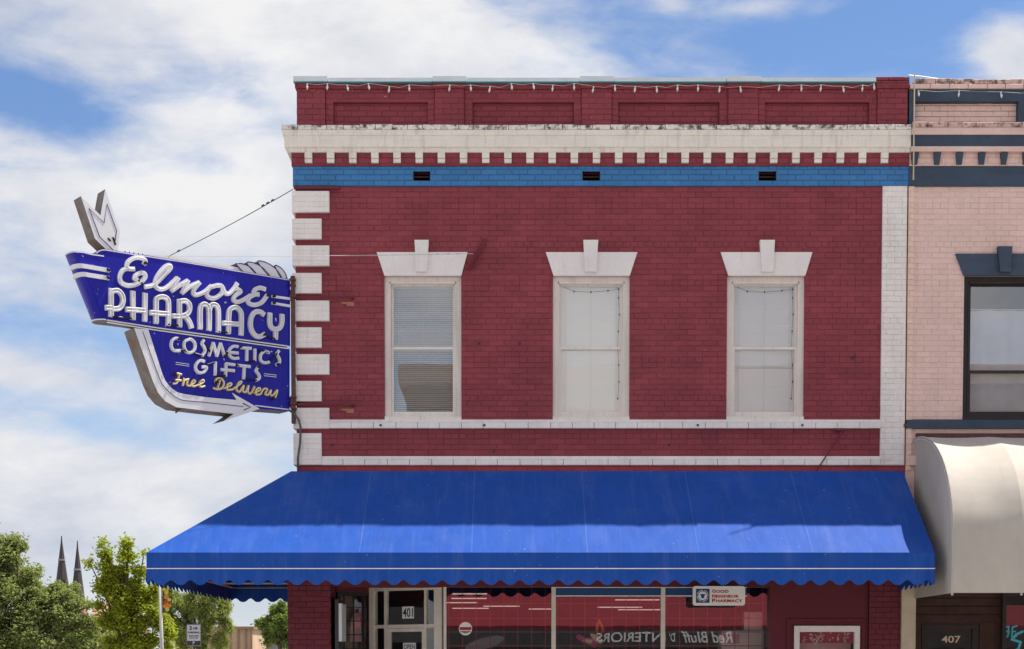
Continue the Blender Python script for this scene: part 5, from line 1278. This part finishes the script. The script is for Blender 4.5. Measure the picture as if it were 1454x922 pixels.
# ------------------------------------------------------------------ banner pole, parking sign
BY = 14.0
b0 = at(230.5, 936, BY); PB = thing('banner_pole', (b0.x, BY, -.13), 'pale lamp post with a narrow fruit banner beside the lime tree', 'lamp post')
p_ = [at(232.3, 936, BY), at(227, 822, BY)]; low_ = Vector((p_[0].x, BY, -.13)); hi_ = Vector((at(226.5, 800, BY).x, BY, at(226, 806, BY).z))
obj('pole', MB().tube([low_, hi_], .055, 10, r1=.03), 'pole_grey', PB, smooth=True)
q0, q1 = at(230.5, 831.5, BY), at(244.5, 868.5, BY)
ban = obj('banner', MB().box(q0.x, q1.x, BY-.01, BY+.01, q1.z, q0.z), 'banner_green', PB)
obj('banner_arm', MB().tube([(q0.x-.06, BY, q0.z+.015), (q1.x+.02, BY, q0.z+.015)], .012, 5).tube([(q0.x-.04, BY, q1.z-.015), (q1.x+.02, BY, q1.z-.015)], .012, 5), 'dark_metal', PB)
for i, (fx0, fy0, rr, mm) in enumerate(((.55, .10, .05, 'fruit_yellow'), (.45, .27, .055, 'fruit_yellow'), (.78, .34, .05, 'leaf_lime'), (.42, .44, .06, 'fruit_orange'), (.72, .55, .045, 'fruit_yellow'), (.38, .66, .055, 'fruit_red'), (.66, .76, .065, 'fruit_orange'), (.25, .80, .045, 'fruit_orange'), (.5, .92, .05, 'fruit_yellow'), (.85, .14, .04, 'leaf_lime'), (.75, .66, .04, 'leaf_lime'), (.2, .16, .04, 'fruit_yellow'))):
    x = q0.x+(q1.x-q0.x)*fx0; z = q0.z+(q1.z-q0.z)*fy0; y = BY-.012-.0012*i; obj('fruit_print', MB().prism(disc(x, z, rr, y, n=12), disc(x, z, rr, y+.003, n=12)), mm, ban)
PY = 9.0
k0, k1 = at(265, 887, PY), at(285, 917.5, PY); cxs = (k0.x+k1.x)/2
PS = thing('parking_sign', (cxs, PY, 0), 'white two hour parking sign with a dark bottom band on a thin post', 'sign')
obj('post', MB().tube([(cxs, PY+.03, 0), (cxs, PY+.03, k0.z+.05)], .02, 8), 'sign_dark', PS)
pts = rrect(k0.x, k1.x, k1.z, k0.z, .015); plate = obj('plate', MB().prism([(x, PY-.002, z) for x, z in pts], [(x, PY+.004, z) for x, z in pts]), 'sign_white', PS)
hh = k0.z-k1.z; ww = k1.x-k0.x
obj('bottom_band', MB().box(k0.x+.008, k1.x-.008, PY-.005, PY-.003, k1.z+.008, k1.z+hh*.24), 'sign_dark', plate)
bd = MB().box(k0.x+.004, k0.x+.009, PY-.005, PY-.003, k1.z+.012, k0.z-.012).box(k1.x-.009, k1.x-.004, PY-.005, PY-.003, k1.z+.012, k0.z-.012).box(k0.x+.01, k1.x-.01, PY-.005, PY-.003, k0.z-.01, k0.z-.005); obj('border', bd, 'sign_dark', plate)
for body, zc_, h_, w_, mm, xo in (('2', .16, .17, .20, 'black_rubber', -.22), ('HR', .18, .12, .34, 'black_rubber', .14), ('PARKING', .37, .09, .80, 'black_rubber', 0), ('8AM-6PM', .53, .065, .70, 'black_rubber', 0), ('MON-FRI', .63, .045, .6, 'black_rubber', 0), ('P', .86, .15, .14, 'sign_white', 0)):
    text_obj('lettering', body, mm, face_matrix((cxs+xo*ww, PY-.0065, k0.z-hh*zc_), (1, 0, 0)), plate, height=hh*h_, width=ww*w_, bold=.02, extrude=.001)
